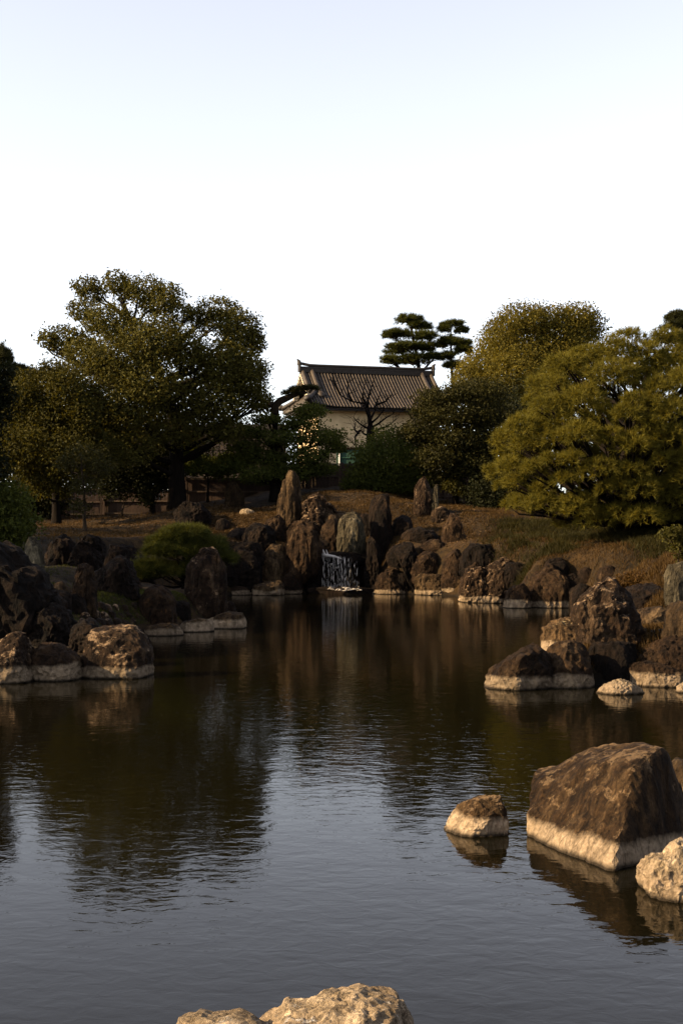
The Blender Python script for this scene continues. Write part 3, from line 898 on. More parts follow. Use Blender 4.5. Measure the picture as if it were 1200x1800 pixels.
rock([(1048, 1018), (1054, 999), (1072, 993), (1086, 1002), (1090, 1018)], 43, 'small brown stone on the slope against the rust coloured bush', 'rock', 0.4, 3)

# --- waterfall and back shore
rock([(486, 925), (489, 885), (498, 850), (511, 827), (521, 836), (526, 868), (531, 925)], 64, 'tall pointed reddish standing stone left above the waterfall', 'rock_tan', 0.5, 5, p=2.6, streak=0.8, name='standing_stone', cuts=6)
rock([(531, 918), (533, 888), (547, 871), (564, 868), (572, 886), (592, 905), (590, 930), (540, 930)], 64.5, 'dark rock with pale cap just right of the pointed reddish stone', 'rock_lichen', 0.7, 4, rough=1.4)
rock([(560, 960), (565, 925), (590, 912), (600, 935), (598, 965)], 62, 'brown rock between the capped rock and the grey upright stone', 'rock', 0.6, 4, rough=1.3)
rock([(593, 968), (595, 915), (600, 903), (628, 902), (640, 910), (641, 968)], 60.2, 'square shouldered grey upright stone directly above the waterfall', 'rock_grey', 0.45, 5, p=4, streak=0.9, name='standing_stone', fixed=True)
rock([(649, 960), (648, 900), (658, 882), (668, 872), (681, 874), (688, 900), (689, 945), (680, 992), (660, 992)], 59.2, 'tallest dark standing stone right of the waterfall with blunt top', 'rock_dark', 0.5, 5, p=3.2, streak=1.0, name='standing_stone', cuts=5)
rock([(501, 1008), (500, 950), (506, 926), (522, 918), (545, 926), (564, 942), (566, 965), (552, 990), (535, 1008)], 58.8, 'broad dark ribbed rock flanking the waterfall on the left', 'rock', 0.7, 5, p=3, streak=1.0, fixed=True)
rock([(452, 950), (462, 922), (481, 905), (504, 914), (506, 950), (480, 955)], 61, 'pinkish triangular rock left of the broad ribbed rock', 'rock', 0.7, 4, rough=1.3)
rock([(422, 962), (426, 934), (446, 921), (470, 924), (484, 942), (484, 962)], 60, 'low dark dome of rock at the left of the pinkish triangular rock', 'rock_dark', 0.7, 4, p=2.3, cuts=4)
rock([(456, 1016), (458, 966), (466, 957), (494, 958), (502, 968), (503, 1016)], 58.6, 'square tan block with a lit top edge left of the waterfall', 'rock_tan', 0.55, 4, p=4, streak=0.6)
rock([(494, 1046), (498, 1012), (510, 1004), (526, 1006), (531, 1046)], 57.9, 'dark block with pale foot at the water left of the waterfall', 'rock', 0.5, 4, p=4)
rock([(442, 1047), (445, 1033), (462, 1024), (485, 1022), (499, 1032), (500, 1048)], 57.8, 'flat pale rock at the water left of the dark block', 'rock_tan', 0.5, 4, rough=1.2)
rock([(398, 1047), (402, 1034), (420, 1030), (442, 1034), (446, 1047)], 57.5, 'low dark shore rock left of the flat pale rock', 'rock', 0.5, 4)
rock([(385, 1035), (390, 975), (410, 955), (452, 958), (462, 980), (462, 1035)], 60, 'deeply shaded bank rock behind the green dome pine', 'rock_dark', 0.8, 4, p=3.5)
rock([(655, 1046), (660, 1012), (675, 998), (702, 998), (712, 1015), (722, 1046)], 58.2, 'brown rounded rock at the water right of the waterfall', 'rock', 0.7, 4)
rock([(727, 1044), (730, 1020), (742, 1008), (768, 1010), (800, 1018), (808, 1045), (760, 1048)], 57.6, 'pale based low rock on the back shore right of the brown rounded rock', 'rock_tan', 0.6, 4)
rock([(720, 1015), (724, 985), (742, 972), (766, 972), (780, 990), (776, 1018)], 59.2, 'brown boulder with dark hollow above the pale based low rock', 'rock', 0.7, 4)
rock([(775, 1018), (780, 980), (796, 966), (816, 970), (822, 1015)], 56.8, 'upright brown rock at the left of the flat topped dark block', 'rock', 0.6, 4)
rock([(722, 1035), (726, 1002), (700, 985), (690, 965), (720, 955), (735, 985), (735, 1035)], 59.6, 'shaded bank rock between the tallest standing stone and the hollowed brown boulder', 'rock_dark', 0.7, 4)
rock([(724, 908), (728, 860), (736, 842), (746, 837), (757, 852), (759, 908)], 68, 'speckled upright stone on the hill, taller of a pair', 'rock_lichen', 0.5, 4, streak=0.5, name='standing_stone')
rock([(757, 910), (758, 866), (764, 855), (769, 852), (771, 910)], 67.6, 'narrow pale stone standing close right of the speckled upright stone', 'rock_grey', 0.25, 4, p=3.5, name='standing_stone')
rock([(774, 955), (778, 928), (788, 909), (796, 904), (808, 920), (820, 955)], 61.5, 'cone shaped dark stone with green foot on the right slope of the mound', 'rock', 0.6, 4, p=2.3, streak=0.6, name='standing_stone')
rock([(757, 920), (762, 899), (776, 890), (788, 900), (792, 920)], 64, 'small brown rock with white fleck just above the cone shaped stone', 'rock_lichen', 0.4, 4)
rock([(688, 940), (690, 914), (706, 905), (722, 912), (730, 940)], 62, 'dark low rock behind the tallest standing stone', 'rock_dark', 0.6, 4)
rock([(700, 955), (708, 934), (735, 926), (765, 936), (772, 955)], 60.5, 'low black rock lying across the slope right of the tallest standing stone', 'rock_dark', 0.6, 4, p=2.3)
rock([(306, 920), (310, 895), (328, 881), (350, 884), (368, 904), (372, 925)], 66, 'large black boulder at the foot of the big tree trunk', 'rock_dark', 0.9, 4)
rock([(377, 935), (380, 917), (392, 911), (403, 918), (405, 936)], 65, 'small black rock right of the black boulder under the tree', 'rock_dark', 0.35, 3)
rock([(394, 893), (397, 865), (404, 850), (416, 848), (424, 866), (428, 894)], 69, 'brown weathered upright stone before the fence right of the big tree', 'rock_tan', 0.4, 4, streak=0.8, name='standing_stone')
rock([(421, 906), (424, 897), (436, 894), (447, 898), (450, 906)], 66, 'tiny pale footed flat stone on the leaf strewn slope', 'rock_pale', 0.3, 3, sink=0.1)
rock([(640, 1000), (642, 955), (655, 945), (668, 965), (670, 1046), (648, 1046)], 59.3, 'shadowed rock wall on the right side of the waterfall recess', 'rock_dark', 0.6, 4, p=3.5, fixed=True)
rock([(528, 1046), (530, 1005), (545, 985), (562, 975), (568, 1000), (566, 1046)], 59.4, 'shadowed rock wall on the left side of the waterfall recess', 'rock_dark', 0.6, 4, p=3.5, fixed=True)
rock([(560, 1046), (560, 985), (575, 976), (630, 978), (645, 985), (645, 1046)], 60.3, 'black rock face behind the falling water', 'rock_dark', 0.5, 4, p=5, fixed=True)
rock([(545, 985), (552, 972), (600, 968), (640, 975), (648, 988)], 60.0, 'flat dark spill stone at the lip of the waterfall', 'rock_dark', 0.55, 4, p=4, sink=0.1, fixed=True)
rock([(536, 1048), (545, 1036), (580, 1033), (640, 1035), (655, 1048)], 58.2, 'low ledge the waterfall splashes on', 'rock_dark', 0.45, 4, p=3.5, sink=0.15, fixed=True)

def blob(cx, cy, w, h, k=0):
    a = [(-.5, .5), (-.52, .05), (-.36, -.38), (-.08, -.5), (.22, -.46), (.42, -.2), (.52, .2), (.5, .5)]
    if k: a = [(-x, y) for x, y in a]
    return [(cx + x * w, cy + y * h) for x, y in a]


FILL = [
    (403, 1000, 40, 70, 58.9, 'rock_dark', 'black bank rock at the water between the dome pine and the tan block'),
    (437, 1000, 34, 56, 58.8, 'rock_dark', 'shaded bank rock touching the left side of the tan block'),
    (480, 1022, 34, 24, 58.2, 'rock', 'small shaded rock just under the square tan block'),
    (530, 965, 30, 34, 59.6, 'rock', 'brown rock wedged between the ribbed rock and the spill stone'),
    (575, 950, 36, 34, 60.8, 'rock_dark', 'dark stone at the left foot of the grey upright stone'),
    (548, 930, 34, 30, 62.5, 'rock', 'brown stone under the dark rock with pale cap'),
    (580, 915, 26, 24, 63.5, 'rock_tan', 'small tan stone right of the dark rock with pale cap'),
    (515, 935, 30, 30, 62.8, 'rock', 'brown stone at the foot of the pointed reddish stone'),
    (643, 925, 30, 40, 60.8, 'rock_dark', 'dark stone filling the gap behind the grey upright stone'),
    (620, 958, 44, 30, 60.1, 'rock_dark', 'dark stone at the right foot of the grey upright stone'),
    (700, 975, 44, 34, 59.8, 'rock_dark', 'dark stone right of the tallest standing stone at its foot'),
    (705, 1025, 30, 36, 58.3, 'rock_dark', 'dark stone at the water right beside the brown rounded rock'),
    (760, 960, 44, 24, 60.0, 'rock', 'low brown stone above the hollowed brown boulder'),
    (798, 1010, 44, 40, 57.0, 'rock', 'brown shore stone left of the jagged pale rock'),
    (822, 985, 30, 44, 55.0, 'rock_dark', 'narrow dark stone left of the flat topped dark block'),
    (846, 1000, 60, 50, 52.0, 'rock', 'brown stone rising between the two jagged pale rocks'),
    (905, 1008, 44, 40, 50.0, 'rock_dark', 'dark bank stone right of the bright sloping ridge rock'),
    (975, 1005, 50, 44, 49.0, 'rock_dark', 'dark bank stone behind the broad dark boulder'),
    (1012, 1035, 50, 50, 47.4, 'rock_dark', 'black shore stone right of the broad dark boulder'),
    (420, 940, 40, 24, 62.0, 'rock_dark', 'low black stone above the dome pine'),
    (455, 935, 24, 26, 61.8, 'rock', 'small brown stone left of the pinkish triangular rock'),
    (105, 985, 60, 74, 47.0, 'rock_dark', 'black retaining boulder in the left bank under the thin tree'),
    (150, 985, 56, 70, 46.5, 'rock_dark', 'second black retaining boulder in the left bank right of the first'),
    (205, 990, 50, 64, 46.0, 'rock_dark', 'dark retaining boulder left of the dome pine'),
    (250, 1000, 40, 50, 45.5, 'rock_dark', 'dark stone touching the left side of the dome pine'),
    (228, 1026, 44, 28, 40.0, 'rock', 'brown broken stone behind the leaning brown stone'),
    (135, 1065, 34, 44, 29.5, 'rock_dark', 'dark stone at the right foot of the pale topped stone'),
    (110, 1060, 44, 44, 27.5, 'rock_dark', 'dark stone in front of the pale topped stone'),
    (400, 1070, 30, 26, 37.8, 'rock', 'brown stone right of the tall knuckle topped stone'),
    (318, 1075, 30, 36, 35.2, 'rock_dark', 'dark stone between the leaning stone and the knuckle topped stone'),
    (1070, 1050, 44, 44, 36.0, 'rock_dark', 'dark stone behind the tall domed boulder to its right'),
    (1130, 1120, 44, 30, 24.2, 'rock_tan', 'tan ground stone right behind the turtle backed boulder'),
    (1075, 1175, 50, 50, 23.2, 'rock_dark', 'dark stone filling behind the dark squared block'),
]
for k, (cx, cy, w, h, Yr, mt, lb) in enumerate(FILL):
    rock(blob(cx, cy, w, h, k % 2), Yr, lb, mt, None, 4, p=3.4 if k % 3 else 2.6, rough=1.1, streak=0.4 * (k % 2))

# --- left point
rock([(146, 1196), (147, 1150), (153, 1114), (172, 1101), (215, 1101), (246, 1103), (260, 1113), (264, 1150), (263, 1195), (205, 1198)], 24.0,
     'square shouldered boulder with pale cap and cream foot ending the left point', 'rock_lichen', 0.5, 5, p=4.6, cuts=6, rough=0.8, jag=0.25)
rock([(-30, 1200), (-25, 1140), (-5, 1120), (25, 1111), (44, 1122), (56, 1145), (62, 1180), (60, 1200), (20, 1206)], 23.0,
     'rounded tan boulder with cracked crust at the left edge of the picture', 'rock_lichen', 0.5, 5, p=2.5)
rock([(40, 1200), (48, 1150), (62, 1134), (92, 1130), (118, 1140), (136, 1168), (142, 1193), (95, 1200)], 23.7,
     'low dark rock with cream foot between the tan boulder and the square shouldered one', 'rock', 0.5, 5)
rock([(-120, 1130), (-90, 990), (-40, 955), (0, 953), (14, 965), (28, 985), (52, 1000), (74, 1030), (90, 1058), (102, 1110), (96, 1140)], 25.6,
     'very large black rock rising like a hill at the left edge', 'rock_dark', 0.9, 5, rough=1.2)
rock([(45, 1140), (50, 1080), (70, 1062), (95, 1068), (128, 1090), (140, 1140)], 25.4, 'dark brown rock at the foot of the very large black rock', 'rock_dark', 0.5, 4, rough=1.3)
rock([(120, 1150), (128, 1105), (150, 1090), (175, 1100), (185, 1150)], 26.5, 'dark rock behind the square shouldered boulder', 'rock_dark', 0.5, 4, rough=1.3)
rock([(80, 1062), (84, 1036), (95, 1024), (112, 1023), (124, 1036), (126, 1062)], 29.5, 'pale topped stone behind the very large black rock', 'rock_tan', 0.3, 4)
rock([(118, 1080), (122, 1030), (132, 1005), (148, 993), (158, 1000), (166, 1030), (172, 1080)], 30.5, 'ribbed dark upright stone left of the mossy lawn patch', 'rock', 0.35, 5, streak=1.2, name='standing_stone', rough=1.2)
rock([(164, 1045), (168, 1005), (188, 988), (208, 976), (222, 984), (238, 1015), (242, 1045)], 41, 'dark jagged rock behind the mossy lawn patch', 'rock_dark', 0.6, 4, rough=1.4)
rock([(234, 1100), (240, 1065), (252, 1042), (268, 1032), (286, 1030), (299, 1048), (305, 1085), (306, 1102)], 33.8, 'leaning brown stone with lit top on the left point', 'rock', 0.5, 5, rough=0.9, streak=0.3)
rock([(326, 1088), (326, 1020), (332, 995), (344, 978), (352, 966), (364, 963), (376, 972), (380, 996), (388, 1030), (398, 1088)], 36.2,
     'tall knuckle topped standing stone at the tip of the left point', 'rock_lichen', 0.5, 5, p=2.6, streak=0.7, name='standing_stone', rough=1.2)
rock([(248, 1119), (252, 1103), (285, 1096), (318, 1098), (324, 1112), (290, 1118)], 33.4, 'flat shore stone with pale edge below the leaning brown stone', 'rock_tan', 0.4, 4, p=3.5, sink=0.2)
rock([(312, 1112), (316, 1095), (345, 1087), (370, 1090), (374, 1107), (340, 1113)], 35.0, 'flat shore stone with pale edge below the tall knuckle topped stone', 'rock_tan', 0.4, 4, p=3.5, sink=0.2)
rock([(362, 1107), (368, 1088), (395, 1078), (424, 1077), (432, 1090), (415, 1099), (385, 1106)], 37.0, 'flat shore stone with pale edge at the very tip of the left point', 'rock_tan', 0.4, 4, p=3.5, sink=0.2)
rock([(40, 1010), (42, 960), (52, 943), (66, 944), (74, 965), (78, 1010)], 42, 'pale upright stone under the leafy shrub at the left edge', 'rock_grey', 0.35, 4, streak=0.6, name='standing_stone')
rock([(76, 1012), (78, 950), (92, 940), (122, 942), (130, 960), (132, 1012)], 48, 'black squared rock in the bank left of the thin tree', 'rock_dark', 0.6, 4, p=4)
rock([(130, 1005), (134, 950), (150, 940), (172, 944), (186, 960), (186, 1005)], 50, 'black rock in the bank under the thin tree', 'rock_dark', 0.6, 4, p=3.5)
rock([(186, 1005), (192, 965), (215, 958), (240, 968), (248, 1005)], 51, 'dark bank rock left of the green dome pine', 'rock_dark', 0.6, 4)
rg = np.random.default_rng(44)
rows = (('top', 1067, 33.0, 7), ('middle', 1081, 32.4, 7), ('bottom', 1096, 31.8, 7))
nth = ('first', 'second', 'third', 'fourth', 'fifth', 'sixth', 'last')
for rw_, yy, Yc, cnt in rows:
    for k in range(cnt):
        x = 146 + 14.5 * k + rg.uniform(-2, 2) + (5 if rw_ == 'middle' else 0); y = yy + rg.uniform(-3, 3)
        r = rg.uniform(7.5, 10); h = rg.uniform(6, 9)
        rock([(x - r, y + h), (x - r, y - h * .4), (x - r * .3, y - h), (x + r * .6, y - h * .8), (x + r, y), (x + r, y + h)], Yc, nth[k] + ' cobble from the left in the ' + rw_ + ' row below the mossy lawn patch',
             'rock_lichen' if rg.random() < .5 else 'rock', 0.2, 3, name='cobble_stone', sink=0.08, group='cobbles edging the mossy lawn patch')

# ------------------------------------------------------------------ waterfall
def waterfall():
    m, n, l, b, out = new_mat('white_falling_water')
    b.inputs['Base Color'].default_value = (0.45, 0.41, 0.375, 1)
    b.inputs['Roughness'].default_value = 0.3
    Yf = 59.0
    base = P3(598, 1040, Yf)
    root = thing('waterfall', 'small waterfall falling in thin white strands into the pond', 'waterfall', base)
    rg = np.random.default_rng(12)
    strands = np.concatenate([rg.uniform(571, 632, 14), rg.normal(601, 7, 10), [567, 568, 569.5]])
    ms, n2_, l2_, b2_, out2_ = new_mat('streaked_water_sheet')
    b2_.inputs['Base Color'].default_value = (0.42, 0.385, 0.35, 1)
    b2_.inputs['Roughness'].default_value = 0.4
    tc = n2_.new('ShaderNodeTexCoord'); mp = n2_.new('ShaderNodeMapping'); mp.inputs['Scale'].default_value = (9.0, 1.0, 0.9)
    l2_.new(tc.outputs['Object'], mp.inputs[0])
    fine_ = noise(n2_, l2_, mp.outputs[0], 2.2, 6, 0.65, 0.3)
    al_ = ramp(n2_, l2_, fine_, [(0.55, 0.0), (0.70, 0.8)])
    sp_ = n2_.new('ShaderNodeSeparateXYZ'); l2_.new(tc.outputs['Generated'], sp_.inputs[0])
    al_ = math_(n2_, l2_, 'MULTIPLY', al_, ramp(n2_, l2_, sp_.outputs[0], [(0.0, 0.15), (0.22, 1.0), (0.62, 1.0), (1.0, 0.05)]))
    trn = n2_.new('ShaderNodeBsdfTransparent'); mx_ = n2_.new('ShaderNodeMixShader')
    l2_.new(al_, mx_.inputs[0]); l2_.new(trn.outputs[0], mx_.inputs[1]); l2_.new(b2_.outputs[0], mx_.inputs[2]); l2_.new(mx_.outputs[0], out2_.inputs['Surface'])
    for layer in range(2):
        xs_ = np.linspace(568 + 3 * layer, 631 - 5 * layer, 30); ts_ = np.linspace(0, 1, 14)
        V = []
        for t in ts_:
            for k, x in enumerate(xs_):
                top = 976 + 7 * (x - 566) / 66 + 2.5 * math.sin(k * 0.9 + 2 * layer) + 9 * max(0, (x - 612) / 20) ** 2
                V.append(P3(x, top + (1037 - top) * t ** 1.15, Yf - 0.1 - 0.28 * math.sqrt(t) - 0.13 * layer + 0.05 * math.sin(k * 1.7 + layer)) - base)
        k = np.arange(13 * 30).reshape(13, 30)[:, :-1].ravel()
        obj('water_sheet', mesh_np('water_sheet', V, [np.stack([k, k + 1, k + 31, k + 30], -1)]), ms, root)
    mb = MB()
    for s in strands:
        top = 976 + 6 * (s - 566) / 66 + rg.uniform(-1, 1)
        y = top + rg.uniform(0, 26) * (rg.random() < .6)
        end = 1037 + rg.uniform(-2, 2)
        while y < end:                                   # broken strands of water
            y2 = min(end, y + rg.uniform(3, 16))
            k = np.linspace(0, 1, 4)
            wob = s + np.cumsum(rg.normal(0, 0.5, 4)) + (0.9 if s > 600 else -0.5) * ((y - top) / 60)
            yy = y + (y2 - y) * k
            fr = ((yy - top) / 60)
            pts = [P3(a, b_, Yf - 0.35 * math.sqrt(max(c, 0))) - base for a, b_, c in zip(wob, yy, fr)]
            mb.tube(pts, np.array([0.3, 1, 0.9, 0.2]) * rg.uniform(0.003, 0.0115), 4)
            y = y2 + rg.uniform(1, 9)
    tag(obj('falling_strands', mb.mesh('falling_strands', smooth=True), m, root), kind='stuff')
    mb = MB()
    mb.tube([P3(x, y, Yf + .1) - base for x, y in ((566, 975), (575, 976), (588, 978), (600, 982))], [0.05, 0.07, 0.05, 0.02], 6)
    mb.tube([P3(x, y, Yf + .2) - base for x, y in ((567, 965), (569, 971), (572, 977))], [0.02, 0.05, 0.04], 5)
    mb.tube([P3(x, y, Yf + .2) - base for x, y in ((573, 966), (575, 972), (577, 977))], [0.012, 0.03, 0.03], 5)
    obj('lip_foam', mb.mesh('lip_foam', smooth=True), m, root)
    mb = MB()
    for k in range(26):
        x = np.clip(rg.normal(603, 16), 560, 634); c = P3(x, 1036 + rg.normal(0, 1.8), Yf - 1.32 - rg.uniform(0, .1)) - base
        mb.tube([c - [rg.uniform(.03, .12), 0, 0], c + [0, 0, rg.uniform(0, .05)], c + [rg.uniform(.03, .12), 0, 0]], [0.005, rg.uniform(.008, .022), 0.005], 4)
    tag(obj('splash_foam', mb.mesh('splash_foam', smooth=True), m, root), kind='stuff')


waterfall()

# ------------------------------------------------------------------ vegetation
def rand_dirs(n, rg):
    d = rg.normal(size=(n, 3)); return d / np.linalg.norm(d, axis=1, keepdims=True)


def leaf_mesh(name, C, Rad, n_leaf, size, rg, off, spread=0.45, sprays=26, flat=0.0, stray=0.28):
    """leaves gathered in sprays near the shell of each clump"""
    C = np.asarray(C); Rad = np.asarray(Rad)
    vol = np.prod(Rad, axis=1) ** (2 / 3)
    ns = np.maximum(6, (sprays * len(C) * vol / vol.sum())).astype(int)
    ci = np.repeat(np.arange(len(C)), ns)
    d = rand_dirs(len(ci), rg)
    r = rg.uniform(0.25, 1.0, len(ci)) ** 0.45
    r *= 1 + stray * rg.normal(size=len(ci)) * (rg.random(len(ci)) < .5)
    sp = C[ci] + d * r[:, None] * Rad[ci]
    per = rg.dirichlet(np.full(len(ci), 3.0)) * n_leaf
    li = np.repeat(np.arange(len(ci)), np.maximum(per, 1).astype(int))
    n = len(li)
    srad = (Rad[ci].mean(1) * spread)
    g = np.clip(rg.normal(size=(n, 3)) * 0.5, -0.95, 0.95)
    g[:, 2] *= 1 - flat
    p = sp[li] + g * srad[li][:, None]
    nrm = rand_dirs(n, rg) + d[li] * 0.7 + np.array([0, 0, 0.35])
    nrm /= np.linalg.norm(nrm, axis=1, keepdims=True)
    u = np.cross(nrm, rand_dirs(n, rg)); u /= np.linalg.norm(u, axis=1, keepdims=True) + 1e-9
    v = np.cross(nrm, u)
    s = size * rg.uniform(0.6, 1.35, n)[:, None]
    bend = nrm * s * 0.18
    V = np.stack([p - u * s * 0.5 - bend, p + v * s * 0.30, p + u * s * 0.5 - bend, p - v * s * 0.30], 1).reshape(-1, 3) - off
    return mesh_np(name, V, [np.arange(4 * n).reshape(-1, 4)], False)


def needle_mesh(name, C, Rad, n_tuft, length, width, rg, off, per=11, up=0.5, shell=0.8, under=-0.25):
    C = np.asarray(C); Rad = np.asarray(Rad)
    vol = np.prod(Rad, axis=1) ** (2 / 3)
    ns = np.maximum(4, (n_tuft * vol / vol.sum())).astype(int)
    ci = np.repeat(np.arange(len(C)), ns)
    n = len(ci)
    d = rand_dirs(n, rg)
    d[:, 2] = np.where(d[:, 2] < under, -d[:, 2] * 0.6, d[:, 2])
    d /= np.linalg.norm(d, axis=1, keepdims=True)
    lump = 1 + 0.22 * fbm(d * 2.2 + ci[:, None] * 3.7, 2, 3)
    r = (shell + (1 - shell) * rg.random(n)) * lump * np.where(rg.random(n) < .25, rg.uniform(.3, .9, n), 1)
    p = C[ci] + d * r[:, None] * Rad[ci]
    ax = d * 0.8 + np.array([0, 0, up]) + rg.normal(size=(n, 3)) * 0.25
    ax /= np.linalg.norm(ax, axis=1, keepdims=True)
    k = np.repeat(np.arange(n), per)
    nd = ax[k] * 0.75 + rand_dirs(len(k), rg) * 0.75
    nd /= np.linalg.norm(nd, axis=1, keepdims=True)
    side = np.cross(nd, rand_dirs(len(k), rg)); side /= np.linalg.norm(side, axis=1, keepdims=True) + 1e-9
    ln = length * rg.uniform(.6, 1.2, len(k))[:, None]
    s0 = p[k] - nd * ln * 0.1
    V = np.stack([s0 - side * width, s0 + side * width, s0 + nd * ln], 1).reshape(-1, 3) - off
    return mesh_np(name, V, [np.arange(3 * len(k)).reshape(-1, 3)], False)


_tseed = [500]
def tree(name, label, cat, Y, trunk, clumps, mat, n_leaf, size, r0=0.25, style='leaf', depth=3.0, bark='bark', group=None, both=True, sprays=None, base_z=None,
         limbs=True, sides=8, spread=0.45, width=None, per=11, flat=0.0, shell=0.8, up=0.5, front=0.35, stray=0.22, under=-0.25):
    _tseed[0] += 1
    rg = np.random.default_rng(_tseed[0])
    tp = [P3(px, py, Y) for px, py in trunk]
    bz = gz(trunk[0][0], Y) if base_z is None else base_z
    tp[0] = np.array([tp[0][0], Y, bz - 0.1])
    base = np.array([tp[0][0], Y, bz])
    root = thing(name, label, cat, base, group)
    # resample the trunk into a smooth tapering curve with some wander
    tp = np.array(tp)
    tt = np.linspace(0, 1, max(8, 4 * len(tp)))
    kk = np.linspace(0, 1, len(tp))
    path = np.stack([np.interp(tt, kk, tp[:, q]) for q in range(3)], -1)
    path[1:-1] = (path[:-2] + path[1:-1] * 2 + path[2:]) / 4
    path[:, 1] += np.interp(tt, [0, .4, .7, 1], [0, rg.normal() * .2, rg.normal() * .4, rg.normal() * .4])
    rad = r0 * (1 - 0.72 * tt) * (1 + 0.5 * np.exp(-tt * 14))
    mb = MB(); mb.tube(path, rad, sides)
    obj('trunk', mb.mesh('trunk', base, True), M[bark], root)
    C, Rd = [], []
    xs = np.array([c[0] for c in clumps], float); ys = np.array([c[1] for c in clumps], float)
    x0, x1, y0, y1 = xs.min(), xs.max(), ys.min(), ys.max()
    for c in clumps:
        px, py, rx, ry = c[:4]
        a = np.array([rx / F * Y, (rx + ry) / 2 / F * Y, ry / F * Y])
        rho = min(1, math.hypot((px - (x0 + x1) / 2) / ((x1 - x0) / 2 + 40), (py - (y0 + y1) / 2) / ((y1 - y0) / 2 + 40)))
        dd = depth * math.sqrt(max(0.05, 1 - rho * rho))
        for sgn in ((-1, 1) if both else (0,)):
            yy = sgn * dd * rg.uniform(front, 0.97) if both else rg.normal() * depth * 0.25
            q = P3(px, py, Y); q[1] += yy
            q[0] += rg.normal() * .1 * a[0]
            q[2] += rg.normal() * .1 * a[2] if both else 0
            C.append(q); Rd.append(a)
    C, Rd = np.array(C), np.array(Rd)
    if limbs:
        for c, a in zip(C, Rd):
            j = int(np.argmin(np.abs(path[:, 2] - (c[2] - 0.55 * np.hypot(c[0] - path[:, 0], c[1] - path[:, 1])))))
            j = min(max(j, 2), len(path) - 1)
            s = path[j]
            mid = s * 0.5 + c * 0.5 + np.array([0, 0, -0.12 * np.linalg.norm(c - s)]) + rg.normal(size=3) * .12
            t = np.linspace(0, 1, 7)[:, None]
            pts = (1 - t) ** 2 * s + 2 * t * (1 - t) * mid + t ** 2 * c
            pts[1:-1] += rg.normal(size=(5, 3)) * 0.05
            rr = min(rad[j] * 0.6, r0 * 0.4)
            mb = MB(); mb.tube(pts, np.linspace(rr, rr * 0.22, 7), 5)
            for b_ in range(3):
                e = c + rand_dirs(1, rg)[0] * a * 0.85
                mb.tube([pts[4 + b_ % 2], (pts[5] + e) / 2 + rg.normal(size=3) * .08, e], [rr * .35, rr * .22, rr * .08], 4)
            obj('branch', mb.mesh('branch', base, True), M[bark], root)
    if style == 'leaf':
        me = leaf_mesh('crown', C, Rd, n_leaf, size, rg, base, spread, sprays or max(120, n_leaf // 60), flat, stray)
    else:
        me = needle_mesh('crown', C, Rd, n_leaf, size, width or size * 0.06, rg, base, per, up, shell, under)
    obj('crown', me, M[mat], root)
    return root


# rounded tufted clumps that make up the big pine's crown
_pf = np.random.default_rng(91)
PINE_OUT = np.array([(884, 850), (878, 815), (892, 765), (922, 722), (962, 682), (1002, 645), (1050, 616), (1110, 605), (1300, 600), (1300, 900), (1190, 925), (1110, 918), (1040, 922), (960, 905), (905, 888)], float)


def in_poly(x, y, P):
    c = False
    for (x0, y0), (x1, y1) in zip(P, np.roll(P, -1, axis=0)):
        if (y0 > y) != (y1 > y) and x < (x1 - x0) * (y - y0) / (y1 - y0) + x0: c = not c
    return c


PINE = []
for _ in range(9000):
    a_x, a_y = _pf.uniform(872, 1290), _pf.uniform(600, 920)
    sz = _pf.uniform(0.6, 1.25)
    if in_poly(a_x, a_y, PINE_OUT) and all((a_x - q[0]) ** 2 + ((a_y - q[1]) * 1.2) ** 2 > (19 * sz + 0.66 * q[2]) ** 2 for q in PINE):
        PINE.append((a_x, a_y, 32 * sz * _pf.uniform(0.9, 1.25), 24 * sz))
PINE_N = 0.75
# --- big broadleaf on the left
tree('broadleaf_tree', 'largest broadleaf tree with open upper crown, standing before the fence on the left', 'tree', 72,
     [(312, 895), (311, 800), (305, 720), (270, 640), (240, 590), (215, 530)],
     [(160, 512, 30, 18), (212, 503, 24, 22), (262, 522, 40, 24), (160, 556, 28, 18), (205, 575, 45, 30), (125, 598, 45, 17), (92, 600, 22, 14), (305, 536, 32, 24),
      (385, 548, 40, 22), (420, 585, 42, 34), (400, 640, 52, 40), (450, 598, 20, 12), (442, 662, 38, 38), (340, 628, 40, 36), (280, 610, 55, 40), (220, 640, 55, 40),
      (165, 640, 45, 35), (300, 690, 58, 42), (380, 705, 55, 40), (455, 700, 26, 22), (240, 715, 55, 42), (320, 755, 48, 32), (405, 755, 36, 24), (250, 785, 45, 32), (180, 730, 45, 40), (345, 560, 20, 16)],
     'leaf_olive', 105000, 0.155, 0.42, depth=4.2, sprays=720, spread=0.24, stray=0.16)
tree('broadleaf_tree', 'yellowish olive bushy tree at the left below the largest broadleaf tree', 'tree', 67,
     [(100, 930), (98, 860), (100, 780), (95, 700)],
     [(60, 690, 38, 32), (100, 662, 32, 24), (132, 690, 38, 32), (40, 740, 45, 38), (100, 740, 48, 42), (160, 735, 30, 30), (60, 800, 50, 42), (130, 800, 48, 40),
      (185, 790, 28, 36), (8, 705, 22, 30), (15, 790, 40, 38), (90, 850, 40, 22)],
     'leaf_yellow', 70000, 0.15, 0.22, depth=2.8, sprays=900, spread=0.32)
tree('thin_tree', 'thin sparse tree with several pale stems on the left lawn', 'tree', 60,
     [(150, 942), (148, 900), (152, 850), (146, 800)],
     [(150, 800, 38, 18), (115, 815, 20, 14), (180, 820, 24, 16), (152, 850, 26, 18), (140, 890, 18, 14)],
     'leaf_brown', 2200, 0.13, 0.09, depth=1.0, bark='bark_pale', sprays=260, spread=0.4)
